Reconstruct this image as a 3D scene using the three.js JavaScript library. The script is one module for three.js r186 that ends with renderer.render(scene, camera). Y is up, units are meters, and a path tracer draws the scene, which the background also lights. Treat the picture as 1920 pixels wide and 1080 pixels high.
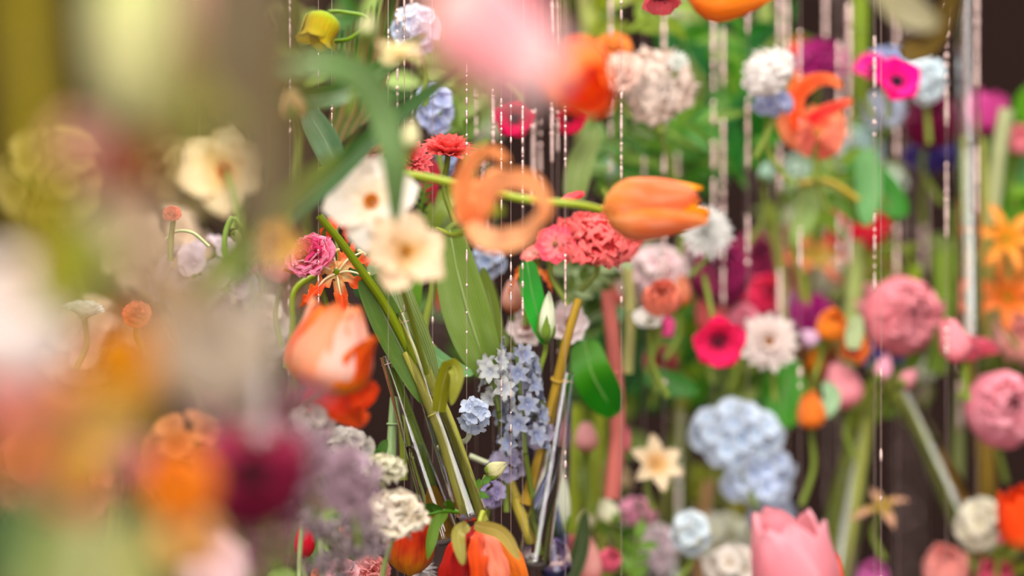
import * as THREE from 'three';
import { RectAreaLightUniformsLib } from 'three/addons/lights/RectAreaLightUniformsLib.js';
import { mergeGeometries } from 'three/addons/utils/BufferGeometryUtils.js';

// ---------------------------------------------------------------- camera, light, exposure
const scene = new THREE.Scene();
scene.background = new THREE.Color(0x000000);
const EYE = 1.45;
const camera = new THREE.PerspectiveCamera(11.99, 16 / 9, 0.05, 30);
camera.position.set(0, EYE, 0);
camera.lookAt(0, EYE, -1);
camera.focus = 1.5;
camera.userData.fStop = 2.2;
const renderer = new THREE.WebGLRenderer({ antialias: true });
renderer.toneMapping = THREE.LinearToneMapping;
renderer.toneMappingExposure = 1.2;
renderer.shadowMap.enabled = true;
RectAreaLightUniformsLib.init();
const CEIL = 3.2;
// [x, z, width, depth, radiance]: unseen ceiling panels, placed to light the flowers from above
const PANELS = [[0.0, 0.45, 2.4, 1.2, 14.5], [0.3, -2.15, 2.2, 1.0, 9], [-1.9, -0.9, 0.7, 1.8, 7]];
const PANEL_COLOR = new THREE.Color(1.0, 0.965, 0.92);

// ---------------------------------------------------------------- helpers
function rngOf(seed) { let s = seed | 0; return () => { s = (s + 0x6d2b79f5) | 0; let t = Math.imul(s ^ (s >>> 15), 1 | s); t = (t + Math.imul(t ^ (t >>> 7), 61 | t)) ^ t; return ((t ^ (t >>> 14)) >>> 0) / 4294967296; }; }
const R = rngOf(20240611);
const rr = (a, b) => a + (b - a) * R();
const V = (x, y, z) => new THREE.Vector3(x, y, z);
const UPV = V(0, 1, 0);
const K = 0.00019444;                                  // metres per picture unit at one metre
const at = (x, y, d) => V((x - 960) * K * d, EYE - (y - 540) * K * d, -d);
const lin = (h) => new THREE.Color(h);
const pig = (h) => { const c = lin(h), L = .2126 * c.r + .7152 * c.g + .0722 * c.b, k = 1.14; return c.setRGB(Math.max(.002, L + (c.r - L) * k), Math.max(.002, L + (c.g - L) * k), Math.max(.002, L + (c.b - L) * k)); };   // living pigment, a little purer than its picture
const taken = {};
function numbered(n) { const k = taken[n] = (taken[n] ?? -1) + 1; return k ? `${n}_${String(k).padStart(3, '0')}` : n; }
function thing(name, label, category, pos, group) {
  const g = new THREE.Group(); g.name = numbered(name); g.position.copy(pos);
  g.userData = { label, category }; if (group) g.userData.group = group;
  scene.add(g); return g;
}
function part(name, geo, mat, parent) {
  const m = new THREE.Mesh(geo, mat); m.name = name; m.castShadow = m.receiveShadow = true; parent.add(m); return m;
}
// fine vein relief shared by petals and leaves
function veinTexture(seed, n, fine) {
  const r = rngOf(seed), w = 128, h = 64, d = new Uint8Array(w * h * 4), a = [];
  for (let x = 0; x < w; x++) a.push(0.5 + 0.3 * Math.sin(x * n * 2 * Math.PI / w) + fine * (r() - 0.5));
  for (let y = 0; y < h; y++) for (let x = 0; x < w; x++) { const v = 255 * Math.min(1, Math.max(0, a[x] + 0.12 * (r() - 0.5))); const o = (y * w + x) * 4; d[o] = d[o + 1] = d[o + 2] = v; d[o + 3] = 255; }
  const t = new THREE.DataTexture(d, w, h); t.magFilter = THREE.LinearFilter; t.wrapS = t.wrapT = THREE.RepeatWrapping; t.needsUpdate = true; return t;
}
function blotch(seed, w, base, amp) {
  const r = rngOf(seed), d = new Uint8Array(w * w * 4), g = [];
  for (let i = 0; i < 33 * 33; i++) g.push(r());
  for (let y = 0; y < w; y++) for (let x = 0; x < w; x++) {
    let v = 0; for (const [f, a] of [[8, .6], [32, .4]]) { const gx = x / w * f, gy = y / w * f, i = Math.floor(gx), j = Math.floor(gy), fx = gx - i, fy = gy - j; const G = (p, q) => g[(q % f) * 33 + (p % f)]; v += a * ((G(i, j) * (1 - fx) + G(i + 1, j) * fx) * (1 - fy) + (G(i, j + 1) * (1 - fx) + G(i + 1, j + 1) * fx) * fy); }
    v = 1 + amp * (v - .5) + 0.05 * (r() - .5); const o = (y * w + x) * 4; for (let c = 0; c < 3; c++) d[o + c] = Math.min(255, base[c] * v); d[o + 3] = 255;
  }
  const t = new THREE.DataTexture(d, w, w); t.colorSpace = THREE.SRGBColorSpace; t.magFilter = THREE.LinearFilter; t.wrapS = t.wrapT = THREE.RepeatWrapping; t.repeat.set(3, 3); t.needsUpdate = true; return t;
}
const MAT = {
  petal: new THREE.MeshPhysicalMaterial({ name: 'petal', vertexColors: true, roughness: 0.9, transmission: 0.33, thickness: 0, specularIntensity: 0.3, bumpMap: veinTexture(3, 9, .5), bumpScale: 0.00025, side: THREE.DoubleSide }),
  leaf: new THREE.MeshPhysicalMaterial({ name: 'leaf', color: new THREE.Color(.68, .7, .62), vertexColors: true, roughness: 0.42, specularIntensity: 0.7, bumpMap: veinTexture(5, 17, .6), bumpScale: 0.00012, side: THREE.DoubleSide }),
  stem: new THREE.MeshPhysicalMaterial({ name: 'stem', color: new THREE.Color(.82, .82, .76), vertexColors: true, roughness: 0.45, specularIntensity: 0.7 }),
  strand: new THREE.MeshStandardMaterial({ name: 'strand', color: lin('#a98f88'), roughness: 0.3, metalness: 0.5 }),
  bead: new THREE.MeshStandardMaterial({ name: 'bead', color: lin('#e6c6be'), roughness: 0.16, metalness: 0.55 }),
  glass: new THREE.MeshPhysicalMaterial({ name: 'glass', color: 0xffffff, roughness: 0.02, transmission: 1, thickness: 0.002, ior: 1.47 }),
  blueGlass: new THREE.MeshPhysicalMaterial({ name: 'blue_glass', color: 0xffffff, roughness: 0.03, transmission: 1, thickness: 0.004, ior: 1.47, attenuationColor: lin('#5058e0'), attenuationDistance: 0.006 }),
  water: new THREE.MeshPhysicalMaterial({ name: 'water', color: 0xffffff, roughness: 0.0, transmission: 1, thickness: 0.01, ior: 1.33 }),
  wire: new THREE.MeshStandardMaterial({ name: 'wire', color: lin('#c8a89a'), roughness: 0.3, metalness: 1 }),
};

// ---------------------------------------------------------------- room
const wallMat = new THREE.MeshPhysicalMaterial({ name: 'wall_paint', map: blotch(11, 128, [44, 30, 27], .3), roughness: 0.95, specularIntensity: 0.15 });
const floorMat = new THREE.MeshStandardMaterial({ name: 'floor_concrete', map: blotch(12, 128, [60, 48, 44], .35), roughness: 0.7 });
const ceilMat = new THREE.MeshStandardMaterial({ name: 'ceiling_paint', map: blotch(13, 128, [52, 44, 41], .15), roughness: 0.95 });
function slab(name, sx, sy, sz, x, y, z, mat) { const m = part(name, new THREE.BoxGeometry(sx, sy, sz), mat, scene); m.position.set(x, y, z); m.userData = { kind: 'structure' }; return m; }
slab('wall_back', 6.4, CEIL, .2, 0, CEIL / 2, -4.1, wallMat).userData.label = 'dark brown wall far behind the hanging flowers';
slab('wall_left', .2, CEIL, 7, -3.1, CEIL / 2, -.7, wallMat).userData.label = 'dark brown side wall of the exhibition room';
slab('wall_right', .2, CEIL, 7, 3.1, CEIL / 2, -.7, wallMat).userData.label = 'dark brown side wall opposite the other';
slab('wall_front', 6.4, CEIL, .2, 0, CEIL / 2, 2.7, wallMat).userData.label = 'dark brown wall behind the viewer';
slab('floor', 6.4, .1, 7, 0, -.05, -.7, floorMat).userData.label = 'dark concrete floor under the flowers';
slab('ceiling', 6.4, .1, 7, 0, CEIL + .05, -.7, ceilMat).userData.label = 'dark ceiling the flower strings hang from';
{ // fill light added behind the viewer to brighten the flower fronts
  const W = 3.4, H = 2.0, g = thing('added_fill_panel', 'large added fill light panel on the wall behind the viewer', 'light', V(.2, 1.6, 2.6));
  part('frame', new THREE.BoxGeometry(W + .1, H + .1, .06), new THREE.MeshStandardMaterial({ color: 0x999999, roughness: .5 }), g).position.z = -.03;
  part('screen', new THREE.BoxGeometry(W, H, .02), new THREE.MeshStandardMaterial({ color: 0xffffff, emissive: PANEL_COLOR, emissiveIntensity: 1.2 }), g).position.z = -.07;
  const L = new THREE.RectAreaLight(PANEL_COLOR, 3.2, W, H); L.position.set(.2, 1.6, 2.6 - .1); L.lookAt(.2, 1.6, -1); scene.add(L);
}
PANELS.forEach(([x, z, w, h, I], i) => {
  const g = thing('unseen_ceiling_light', ['large unseen ceiling light panel above the viewer', 'unseen ceiling light panel above the far flowers', 'narrow unseen ceiling light panel along the side wall'][i], 'light', V(x, CEIL, z), 'unseen ceiling light panels');
  const fr = part('frame', new THREE.BoxGeometry(w + .06, .05, h + .06), new THREE.MeshStandardMaterial({ color: 0xbbbbbb, roughness: .5 }), g); fr.position.y = -.025;
  const df = part('diffuser', new THREE.BoxGeometry(w, .01, h), new THREE.MeshStandardMaterial({ color: 0xffffff, emissive: PANEL_COLOR, emissiveIntensity: 1.5 }), g); df.position.y = -.055;
  const L = new THREE.RectAreaLight(PANEL_COLOR, I, w, h); L.position.set(x, CEIL - .07, z); L.lookAt(x, 0, z); scene.add(L);
});

// ---------------------------------------------------------------- petals
// every petal is a sheet: u across (-1..1), t from base to tip (0..1)
const sShape = (t, p, q, base) => Math.max(0, base * (1 - t) ** 2 + Math.pow(Math.max(0, Math.sin(Math.PI * Math.pow(t, p))), q) * (1 - base * (1 - t) ** 2));
function sheet(nu, nt, fn, c, seed) {
  const pos = [], uv = [], col = [], idx = [], r = rngOf(seed);
  const A = pig(c.a), B = pig(c.b ?? c.a), E = c.e ? pig(c.e) : null, S = c.k ? pig(c.k) : null, o = new THREE.Color();
  const lum = 1 + (r() - .5) * (c.v ?? .16), ph = r() * 9;
  for (let j = 0; j <= nt; j++) {
    const s = j / nt, t = .5 * s + .5 * Math.sin(s * Math.PI / 2);
    for (let i = 0; i <= nu; i++) {
      const u = i / nu * 2 - 1, p = fn(u, t, r);
      pos.push(p.x, p.y, p.z); uv.push(i / nu, t);
      const k = Math.min(1, Math.max(0, (t - (c.k0 ?? .1)) / (c.k1 ?? .5)));
      o.copy(A).lerp(B, k * k * (3 - 2 * k));
      if (S) o.lerp(S, Math.max(0, Math.sin(u * 11 + ph + 3 * Math.sin(t * 4 + ph))) * (c.ks ?? .5) * Math.min(1, t * 3));
      if (E) { const e = Math.max(Math.abs(u) ** 3, t ** 6); o.lerp(E, e * (c.es ?? .8)); }
      o.multiplyScalar(lum * (1 + (r() - .5) * .07));
      col.push(o.r, o.g, o.b);
    }
  }
  for (let j = 0; j < nt; j++) for (let i = 0; i < nu; i++) { const a = j * (nu + 1) + i, b = a + 1, d = a + nu + 1, e = d + 1; idx.push(a, b, e, a, e, d); }
  const g = new THREE.BufferGeometry();
  g.setAttribute('position', new THREE.Float32BufferAttribute(pos, 3)); g.setAttribute('uv', new THREE.Float32BufferAttribute(uv, 2)); g.setAttribute('color', new THREE.Float32BufferAttribute(col, 3));
  g.setIndex(idx); g.computeVertexNormals(); return g;
}
// free petal: bends from angle th0 to th1 (radians away from the flower's axis) along its length
function flatPetal(o, c, seed) {
  const { L, W, th0 = 1.2, th1 = 1.4, bp = 1, cup = 0, p = .9, q = .7, base = .25, ruf = 0, rufN = 3, fringe = 0, r0 = 0, nu = 6, nt = 8, twist = 0 } = o;
  const N = 40, cy = [0], cz = [r0], th = [th0]; for (let i = 1; i <= N; i++) { const a = th0 + (th1 - th0) * Math.pow(i / N, bp); th.push(a); cy.push(cy[i - 1] + Math.cos(a) * L / N); cz.push(cz[i - 1] + Math.sin(a) * L / N); }
  const ph = rngOf(seed + 7)() * 6;
  return sheet(nu, nt, (u, t, r) => {
    const tt = t * (1 - fringe * t * t * t * (.35 + .65 * r())) * (1 - .05 * u * u), f = tt * N, i = Math.min(N - 1, Math.floor(f)), k = f - i;
    const y = cy[i] + (cy[i + 1] - cy[i]) * k, z = cz[i] + (cz[i + 1] - cz[i]) * k, a = th[i] + (th[i + 1] - th[i]) * k, w = W / 2 * sShape(t, p, q, base);
    const n = -cup * w * u * u + ruf * L * (t * t * Math.sin(rufN * Math.PI * u + ph) * (.3 + .7 * Math.abs(u)) * .6 + u * Math.abs(u) * Math.sin(rufN * 6.28 * t + ph));
    const tw = twist * t, x = u * w * Math.cos(tw), nn = n + u * w * Math.sin(tw);
    return V(x, y - Math.sin(a) * nn, z + Math.cos(a) * nn);
  }, c, seed);
}
// cupped petal: hugs a surface of revolution of radius rad and height hgt, closing to tip*rad at the top
function cupPetal(o, c, seed) {
  const { hgt, rad, tip = .3, ang = 1, p = .95, q = .5, base = .4, ruf = 0, rufN = 3, flare = 0, belly = .42, off = 0, nu = 8, nt = 10 } = o;
  const ph = rngOf(seed + 7)() * 6;
  return sheet(nu, nt, (u, t) => {
    let z = t < belly ? Math.sin(t / belly * Math.PI / 2) ** .85 : tip + (1 - tip) * Math.cos((t - belly) / (1 - belly) * Math.PI / 2) ** .9;
    z = z * rad + off + flare * rad * Math.max(0, t - .75) ** 2 * 16 + rad * ruf * t * t * (Math.sin(rufN * 3.14 * u + ph) + .6 * u * Math.sin(9 * t + ph)) * .5;
    z -= rad * .10 * u * u * Math.min(1, t * 3);
    const y = hgt * Math.pow(t, 1.25) * (1 + ruf * .25 * Math.sin(rufN * 4 * u + ph) * t * t), phi = u * ang * sShape(t, p, q, base);
    return V(z * Math.sin(phi), y, z * Math.cos(phi));
  }, c, seed);
}
const axisQ = (f, spin) => { const q = new THREE.Quaternion().setFromUnitVectors(UPV, V(...f).normalize()); return q.multiply(new THREE.Quaternion().setFromAxisAngle(UPV, spin === undefined ? rr(0, 6.28) : 0)); };
let seedN = 100;
// ring of petals round the flower's axis
function ring(g, Q, o, c, name = 'petal') {
  const make = o.rad ? cupPetal : flatPetal, vars = [], nv = Math.min(o.n, o.vars ?? 3);
  for (let i = 0; i < nv; i++) vars.push(make(o.jit ? { ...o, th0: (o.th0 ?? 1.2) + rr(-o.jit, o.jit), th1: (o.th1 ?? 1.4) + rr(-o.jit, o.jit) } : o, Array.isArray(c) ? c[i % c.length] : c, seedN += 13));
  for (let i = 0; i < o.n; i++) {
    const m = part(name, vars[i % nv], MAT.petal, g), az = (o.az ?? 0) + (i + rr(-.12, .12)) / o.n * 6.2832;
    m.quaternion.copy(Q).multiply(new THREE.Quaternion().setFromAxisAngle(UPV, az));
    m.position.copy(V(0, o.y ?? 0, 0).applyQuaternion(Q)); m.scale.setScalar(rr(.94, 1.06));
  }
}
function tint(geo, hex, v = .1, seed = 1) {
  const r = rngOf(seed), c = pig(hex), n = geo.attributes.position.count, a = new Float32Array(n * 3);
  for (let i = 0; i < n; i++) { const k = 1 + (r() - .5) * v; a[3 * i] = c.r * k; a[3 * i + 1] = c.g * k; a[3 * i + 2] = c.b * k; }
  geo.setAttribute('color', new THREE.BufferAttribute(a, 3)); return geo;
}
const rel = (g, pts) => pts.map((p) => p.clone().sub(g.position));
// tapering stalk along points (already relative to the thing)
function stalk(g, pts, r0, r1, hex, name = 'stem', seg) {
  const cv = new THREE.CatmullRomCurve3(pts, false, 'centripetal'), n = seg ?? Math.max(4, pts.length * 5), geo = new THREE.TubeGeometry(cv, n, 1, 8, false);
  const P = geo.attributes.position, k = 9, c = V();
  for (let j = 0; j <= n; j++) { cv.getPointAt(j / n, c); const r = r0 + (r1 - r0) * j / n; for (let i = 0; i < k; i++) { const q = j * k + i; P.setXYZ(q, c.x + (P.getX(q) - c.x) * r, c.y + (P.getY(q) - c.y) * r, c.z + (P.getZ(q) - c.z) * r); } }
  geo.deleteAttribute('normal'); geo.computeVertexNormals();
  return part(name, tint(geo, hex, .12, seedN += 3), MAT.stem, g);
}
// leaf blade along points
function blade(g, pts, width, hex, o = {}) {
  const cv = new THREE.CatmullRomCurve3(pts, false, 'centripetal'), { p = .75, q = .6, base = .3, fold = .25, twist = 0, turn = 0, nt = 16, wav = .06, mid, edge } = o, c = V(), T = V(), n = V();
  const geo = sheet(6, nt, (u, t) => {
    cv.getPointAt(Math.min(1, t), c); cv.getTangentAt(Math.min(1, t), T);
    const side = V(0, 0, 1).cross(T); if (side.lengthSq() < 1e-6) side.set(1, 0, 0); side.normalize().applyAxisAngle(T, turn + twist * t); n.copy(T).cross(side).normalize();
    const w = width / 2 * sShape(t, p, q, base);
    return c.clone().addScaledVector(side, u * w).addScaledVector(n, fold * w * Math.abs(u) + wav * w * (Math.sin(t * 9 + u * 2) + (wav > .1 ? u * Math.sin(t * 21 + u * 3) * 1.6 : 0)));
  }, { a: hex, b: o.tip ?? hex, e: edge, es: .5, k: mid ?? null, ks: .35, v: .1 }, seedN += 7);
  return part(o.name ?? 'leaf', geo, o.mat ?? MAT.leaf, g);
}
function autoStem(g, o, s) {
  if (o.stem === 0) return;
  const f = V(...(o.face ?? [0, 1, .2])).normalize(), hex = o.stemHex ?? '#7f8f45', r = (o.sr ?? 5) * s;
  let pts;
  if (Array.isArray(o.stem)) pts = [V(0, 0, 0), ...rel(g, o.stem.map((p) => at(...p)))];
  else {
    const L = (o.stemLen ?? rr(60, 130)) * s, b = f.clone().multiplyScalar(-.14 * L); b.z -= .12 * L;
    if (f.y < -.15) { pts = [V(0, 0, 0), b, V(b.x + rr(-.2, .2) * L, b.y + .5 * L, b.z - .1 * L), V(b.x + rr(-.3, .3) * L, b.y + L, b.z - .15 * L)]; } else
    pts = [V(0, 0, 0), b, V(b.x + rr(-.16, .16) * L, b.y - .45 * L, b.z - .12 * L), V(b.x + rr(-.35, .35) * L, b.y - L, b.z - .16 * L)];
  }
  stalk(g, pts, r, r * 1.15, hex);
}
function start(kind, o) {
  const s = K * o.at[2], g = thing(kind, o.label, o.cat ?? 'flower', at(...o.at), o.group);
  const f = V(...(o.face ?? [0, 1, .2])).normalize();
  if (o.shift !== 0) g.position.addScaledVector(f, -(o.back ?? 0) * s);   // the group sits at the flower's base, behind its visible middle
  return { g, s, Q: axisQ(o.face ?? [0, 1, .2], o.spin) };
}
const dome = (r, h, n = 10) => { const g = new THREE.SphereGeometry(r, n, 6, 0, 6.2832, 0, Math.PI * .62); g.scale(1, h / r, 1); return g; };
function centre(g, Q, r, h, hex, y = 0, name = 'flower_centre', dots, dotHex) {
  const m = part(name, tint(dome(r, h, 12), hex, .3, seedN += 5), MAT.petal, g); m.quaternion.copy(Q); m.position.copy(V(0, y, 0).applyQuaternion(Q));
  if (dots) { const L = []; for (let i = 0; i < dots; i++) { const a = i * 2.39996, k = Math.sqrt((i + .5) / dots), d = new THREE.IcosahedronGeometry(r * .13, 0); d.translate(Math.cos(a) * k * r, h * Math.sqrt(Math.max(0, 1 - k * k)) + r * .03, Math.sin(a) * k * r); L.push(d.toNonIndexed ? d : d); } const st = part('pollen', tint(mergeGeometries(L), dotHex ?? hex, .3, 9), MAT.petal, m); st.userData.kind = 'stuff'; }
  return m;
}
function stamens(g, Q, n, L, th, hex, antHex, r, y = 0, jit = .15) {
  for (let i = 0; i < n; i++) {
    const az = i / n * 6.2832 + rr(-.15, .15), t = th + rr(-jit, jit), pts = [V(0, 0, 0), V(0, Math.cos(t * .8) * L * .55, Math.sin(t * .8) * L * .55), V(0, Math.cos(t * 1.12) * L, Math.sin(t * 1.12) * L)];
    const q = Q.clone().multiply(new THREE.Quaternion().setFromAxisAngle(UPV, az));
    const m = stalk(g, pts, r, r * .8, hex, 'stamen', 6); m.quaternion.copy(q); m.position.copy(V(0, y, 0).applyQuaternion(Q));
    const a = part('anther', tint(new THREE.CapsuleGeometry(r * 1.5, r * 7, 3, 6), antHex, .15, 3), MAT.petal, m); a.position.copy(pts[2]); a.rotation.set(.3, 0, 1.3);
  }
}
function calyx(g, Q, r, hex = '#7d9440') { ring(g, Q, { n: 5, L: r * 1.5, W: r * .8, th0: 1.3, th1: .4, p: .7, q: .8, y: -r * .15, nu: 4, nt: 5, vars: 1 }, { a: hex }, 'sepal'); }

// ---------------------------------------------------------------- kinds of flower (sizes in picture units, at = [x, y, depth])
const F = {};
F.tulip = (o) => {           // closed or half open tulip
  const { g, s, Q } = start(o.name ?? 'tulip', { ...o, back: (o.len ?? 150) * .5 }), h = (o.len ?? 150) * s, r = (o.rad ?? 45) * s, c = o.c, tip = o.tip ?? .35;
  ring(g, Q, { n: 3, hgt: h, rad: r * .92, tip: tip * .8, ang: 1.15, p: o.p ?? 1.0, q: o.q ?? .45, vars: 3, ruf: o.ruf ?? .03, az: .3 + (o.spin ?? 0), flare: o.flare ?? 0 }, o.c2 ?? c);
  ring(g, Q, { n: 3, hgt: h * .97, rad: r, tip, ang: 1.12, p: o.p ?? .95, q: o.q ?? .5, vars: 3, ruf: o.ruf ?? .04, az: .3 + 1.047 + (o.spin ?? 0), flare: o.flare ?? 0 }, c);
  if (o.more) ring(g, Q, { n: o.more, hgt: h * .85, rad: r * 1.1, tip: tip + .5, ang: .6, ruf: (o.ruf ?? 0) * 1.6, flare: .2, az: .8, vars: 3 }, c);
  autoStem(g, o, s); return g;
};
F.rose = (o) => {            // rose, ranunculus or peony: wrapped petals in layers
  const { g, s, Q } = start(o.name ?? 'rose', { ...o, back: (o.rad ?? 50) * .8 }), r = (o.rad ?? 50) * s, m = o.layers ?? 4, c = o.c;
  for (let i = 0; i < m; i++) {
    const f = (i + 1) / m, n = 3 + Math.round(f * (o.dense ?? 3));
    ring(g, Q, { n, hgt: r * (1.55 + .12 * (1 - f)) * (o.tall ?? 1), rad: r * (.22 + .78 * f), tip: .25 + (o.open ?? .45) * f, ang: 1.0, p: 1.15, q: .42, base: .5, ruf: (o.ruf ?? .08) * (.5 + f), rufN: 2, flare: (o.flare ?? .12) * f, az: i * 1.1, belly: .5, vars: 3 }, (o.c2 && f < .6) ? o.c2 : c);
  }
  if (o.cal !== 0) calyx(g, Q, r * .55);
  autoStem(g, o, s); return g;
};
F.ruffle = (o) => {          // carnation: rings of fringed fan petals
  const { g, s, Q } = start(o.name ?? 'carnation', { ...o, back: (o.rad ?? 50) * .45 }), r = (o.rad ?? 50) * s, m = o.layers ?? 4;
  for (let i = 0; i < m; i++) {
    const f = i / (m - 1), n = Math.round((o.n0 ?? 5) + f * (o.n1 ?? 5));
    ring(g, Q, { n, L: r * (.85 + .2 * f), W: r * (o.wide ?? .85), th0: .15 + f * .9, th1: .35 + f * (o.spread ?? 1.35), p: 2.2, q: .4, base: .18, cup: -.2, ruf: o.ruf ?? .12, rufN: 3, fringe: o.fringe ?? .16, az: i * .7, nu: 8, nt: 6, jit: .15, vars: 3 }, o.c2 && f < .5 ? o.c2 : o.c);
  }
  const cal = part('calyx', tint(new THREE.CylinderGeometry(r * .2, r * .13, r * .5, 10), '#7f9650', .15, 4), MAT.stem, g); cal.quaternion.copy(Q); cal.position.copy(V(0, -r * .12, 0).applyQuaternion(Q));
  autoStem(g, o, s); return g;
};
F.mum = (o) => {             // chrysanthemum or dahlia: many narrow petals
  const { g, s, Q } = start(o.name ?? 'chrysanthemum', { ...o, back: (o.rad ?? 50) * .3 }), r = (o.rad ?? 50) * s, m = o.layers ?? 4;
  for (let i = 0; i < m; i++) { const f = (i + 1) / m; ring(g, Q, { n: Math.round((o.n ?? 14) * (.5 + .5 * f)), L: r * (.5 + .5 * f), W: r * (o.w ?? .28), th0: .2 + f * (o.t0 ?? 1.0), th1: .2 + f * (o.t1 ?? 1.3), p: o.p ?? 1.1, q: .5, cup: o.cup ?? .4, ruf: o.ruf ?? .02, az: i * .37, nu: 4, nt: 6, jit: .12, y: -f * r * .1, vars: 3 }, o.c); }
  if (o.eye) centre(g, Q, r * (o.eyeR ?? .2), r * .15, o.eye, r * .12, 'flower_centre', 40);
  autoStem(g, o, s); return g;
};
F.narcissus = (o) => {       // six tepals and a short cup
  const { g, s, Q } = start(o.name ?? 'narcissus', { ...o, back: 8 }), r = (o.rad ?? 60) * s;
  ring(g, Q, { n: 3, L: r, W: r * .82, th0: 1.1, th1: 1.75, p: 1.0, q: .55, cup: .1, ruf: .11, nu: 8, az: 0, jit: .2 }, o.c);
  ring(g, Q, { n: 3, L: r * .98, W: r * .8, th0: .9, th1: 1.45, p: 1.0, q: .55, cup: .1, ruf: .11, nu: 8, az: 1.05, jit: .2 }, o.c);
  const pr = []; for (let i = 0; i <= 6; i++) pr.push(new THREE.Vector2(r * (.04 + .09 * (i / 6) ** .7), r * .16 * i / 6)); pr.push(new THREE.Vector2(r * .15, r * .165));
  const cor = part('corona', tint(new THREE.LatheGeometry(pr, 20), o.cup ?? '#e08a24', .12, seedN++), MAT.petal, g); cor.quaternion.copy(Q);
  stamens(cor, new THREE.Quaternion(), 4, r * .13, .15, '#e6c46a', '#c9781c', r * .015);
  autoStem(g, o, s); return g;
};
F.gloriosa = (o) => {        // flame lily: six wavy reflexed petals, long stamens
  const { g, s, Q } = start(o.name ?? 'flame_lily', o), r = (o.rad ?? 90) * s;
  ring(g, Q, { n: o.n ?? 6, L: r * (o.L ?? 1), W: r * (o.W ?? .26), th0: o.th0 ?? 1.2, th1: o.th1 ?? 2.9, bp: o.bp ?? .8, p: .85, q: .7, ruf: o.ruf ?? .05, rufN: 4, cup: .3, nu: 6, nt: 16, jit: o.jit ?? .25, vars: 6, r0: r * .03 }, o.c);
  if (o.stam !== 0) {
    stamens(g, Q, 6, r * .62, o.sth ?? 1.55, o.stamHex ?? '#d9c98a', '#e9d9a0', r * (o.stamR ?? .014), 0, .3);
    centre(g, Q, r * .07, r * .13, '#8ea63c', 0, 'ovary');
  }
  autoStem(g, o, s); return g;
};
F.anemone = (o) => {
  const { g, s, Q } = start(o.name ?? 'anemone', { ...o, back: 10 }), r = (o.rad ?? 55) * s;
  ring(g, Q, { n: 5, L: r, W: r * .95, th0: 1.0, th1: o.th1 ?? 1.2, p: 1.2, q: .5, cup: .35, ruf: .05, nu: 8 }, o.c);
  ring(g, Q, { n: 5, L: r * .95, W: r * .9, th0: .8, th1: (o.th1 ?? 1.2) - .2, p: 1.2, q: .5, cup: .35, ruf: .05, nu: 8, az: .6 }, o.c);
  centre(g, Q, r * .2, r * .18, o.eye ?? '#1d1524', r * .1, 'flower_centre', 30, '#2a2038');
  stamens(g, Q, 16, r * .38, .95, '#2c2036', '#1a1420', r * .012, r * .06);
  autoStem(g, o, s); return g;
};
function floretGeo(r, n, c, th0, th1, W, seed, p = 1.2) {
  const L = []; for (let i = 0; i < n; i++) { const q = flatPetal({ L: r, W: r * W, th0, th1, p, q: .5, cup: .25, ruf: .06, nu: 4, nt: 5 }, c, seed + i); q.rotateY(i / n * 6.2832); L.push(q); }
  const e = tint(dome(r * .14, r * .1, 6), c.eye ?? c.b ?? c.a, .1, 3); e.translate(0, r * .04, 0); L.push(e); return mergeGeometries(L);
}
F.cluster = (o) => {         // hydrangea or phlox head: florets on a rounded head
  const { g, s, Q } = start(o.name ?? 'hydrangea', { ...o, back: 0 }), rx = (o.rx ?? 60) * s, ry = (o.ry ?? 50) * s, fr = (o.fr ?? 20) * s, n = o.n ?? 26, clumps = o.clumps ?? [[0, 0, 1, 1]];
  const vars = [0, 1, 2].map(() => floretGeo(fr, o.pet ?? 4, o.c, o.th0 ?? 1.0, o.th1 ?? 1.5, o.W ?? 1.05, seedN += 31));
  clumps.forEach(([cx, cy, kx, ky], ci) => { for (let i = 0; i < n; i++) {
    const y = 1 - 2 * (i + .5) / n, a = i * 2.39996, k = Math.sqrt(1 - y * y), d = V(Math.cos(a) * k, y, Math.sin(a) * k); if (d.z < -.55) continue;
    const m = part('floret', vars[i % 3], MAT.petal, g); m.quaternion.copy(axisQ([d.x, d.y, d.z + (o.bias ?? .3)]));
    m.position.set(d.x * rx * kx * rr(.7, 1.05) + cx * s, d.y * ry * ky * rr(.7, 1.05) + cy * s, d.z * (o.rz ?? .75) * rx * kx + (ci % 2) * 6 * s); m.scale.setScalar(rr(.85, 1.15));
    if (i % 3 === 0) stalk(g, [V(0, -ry * .3, 0), m.position.clone().multiplyScalar(.5), m.position.clone()], fr * .06, fr * .05, '#7c9448', 'stalk', 4);
  } });
  autoStem(g, o, s); return g;
};
F.spike = (o) => {           // hyacinth: florets round an upright stalk, from at down to o.to
  const { g, s } = start(o.name ?? 'hyacinth', o), top = rel(g, [at(...o.to)])[0], fr = (o.fr ?? 24) * s, n = o.n ?? 22;
  const vars = [0, 1, 2].map(() => floretGeo(fr, 6, o.c, .5, 1.9, .5, seedN += 31, .9));
  stalk(g, [V(0, 0, 0), top.clone().multiplyScalar(.5), top], 5 * s, 3 * s, '#7d8f52', 'stalk');
  for (let i = 0; i < n; i++) {
    const t = (i + .5) / n, a = i * 2.39996, d = V(Math.cos(a), .25, Math.sin(a)).normalize(), m = part('floret', vars[i % 3], MAT.petal, g);
    m.quaternion.copy(axisQ([d.x, d.y, d.z + .2])); m.position.copy(top).multiplyScalar(t).addScaledVector(d, (o.rad ?? 30) * s * (1 - .4 * t ** 3)); m.scale.setScalar(rr(.85, 1.15));
  }
  autoStem(g, o, s); return g;
};
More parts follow.
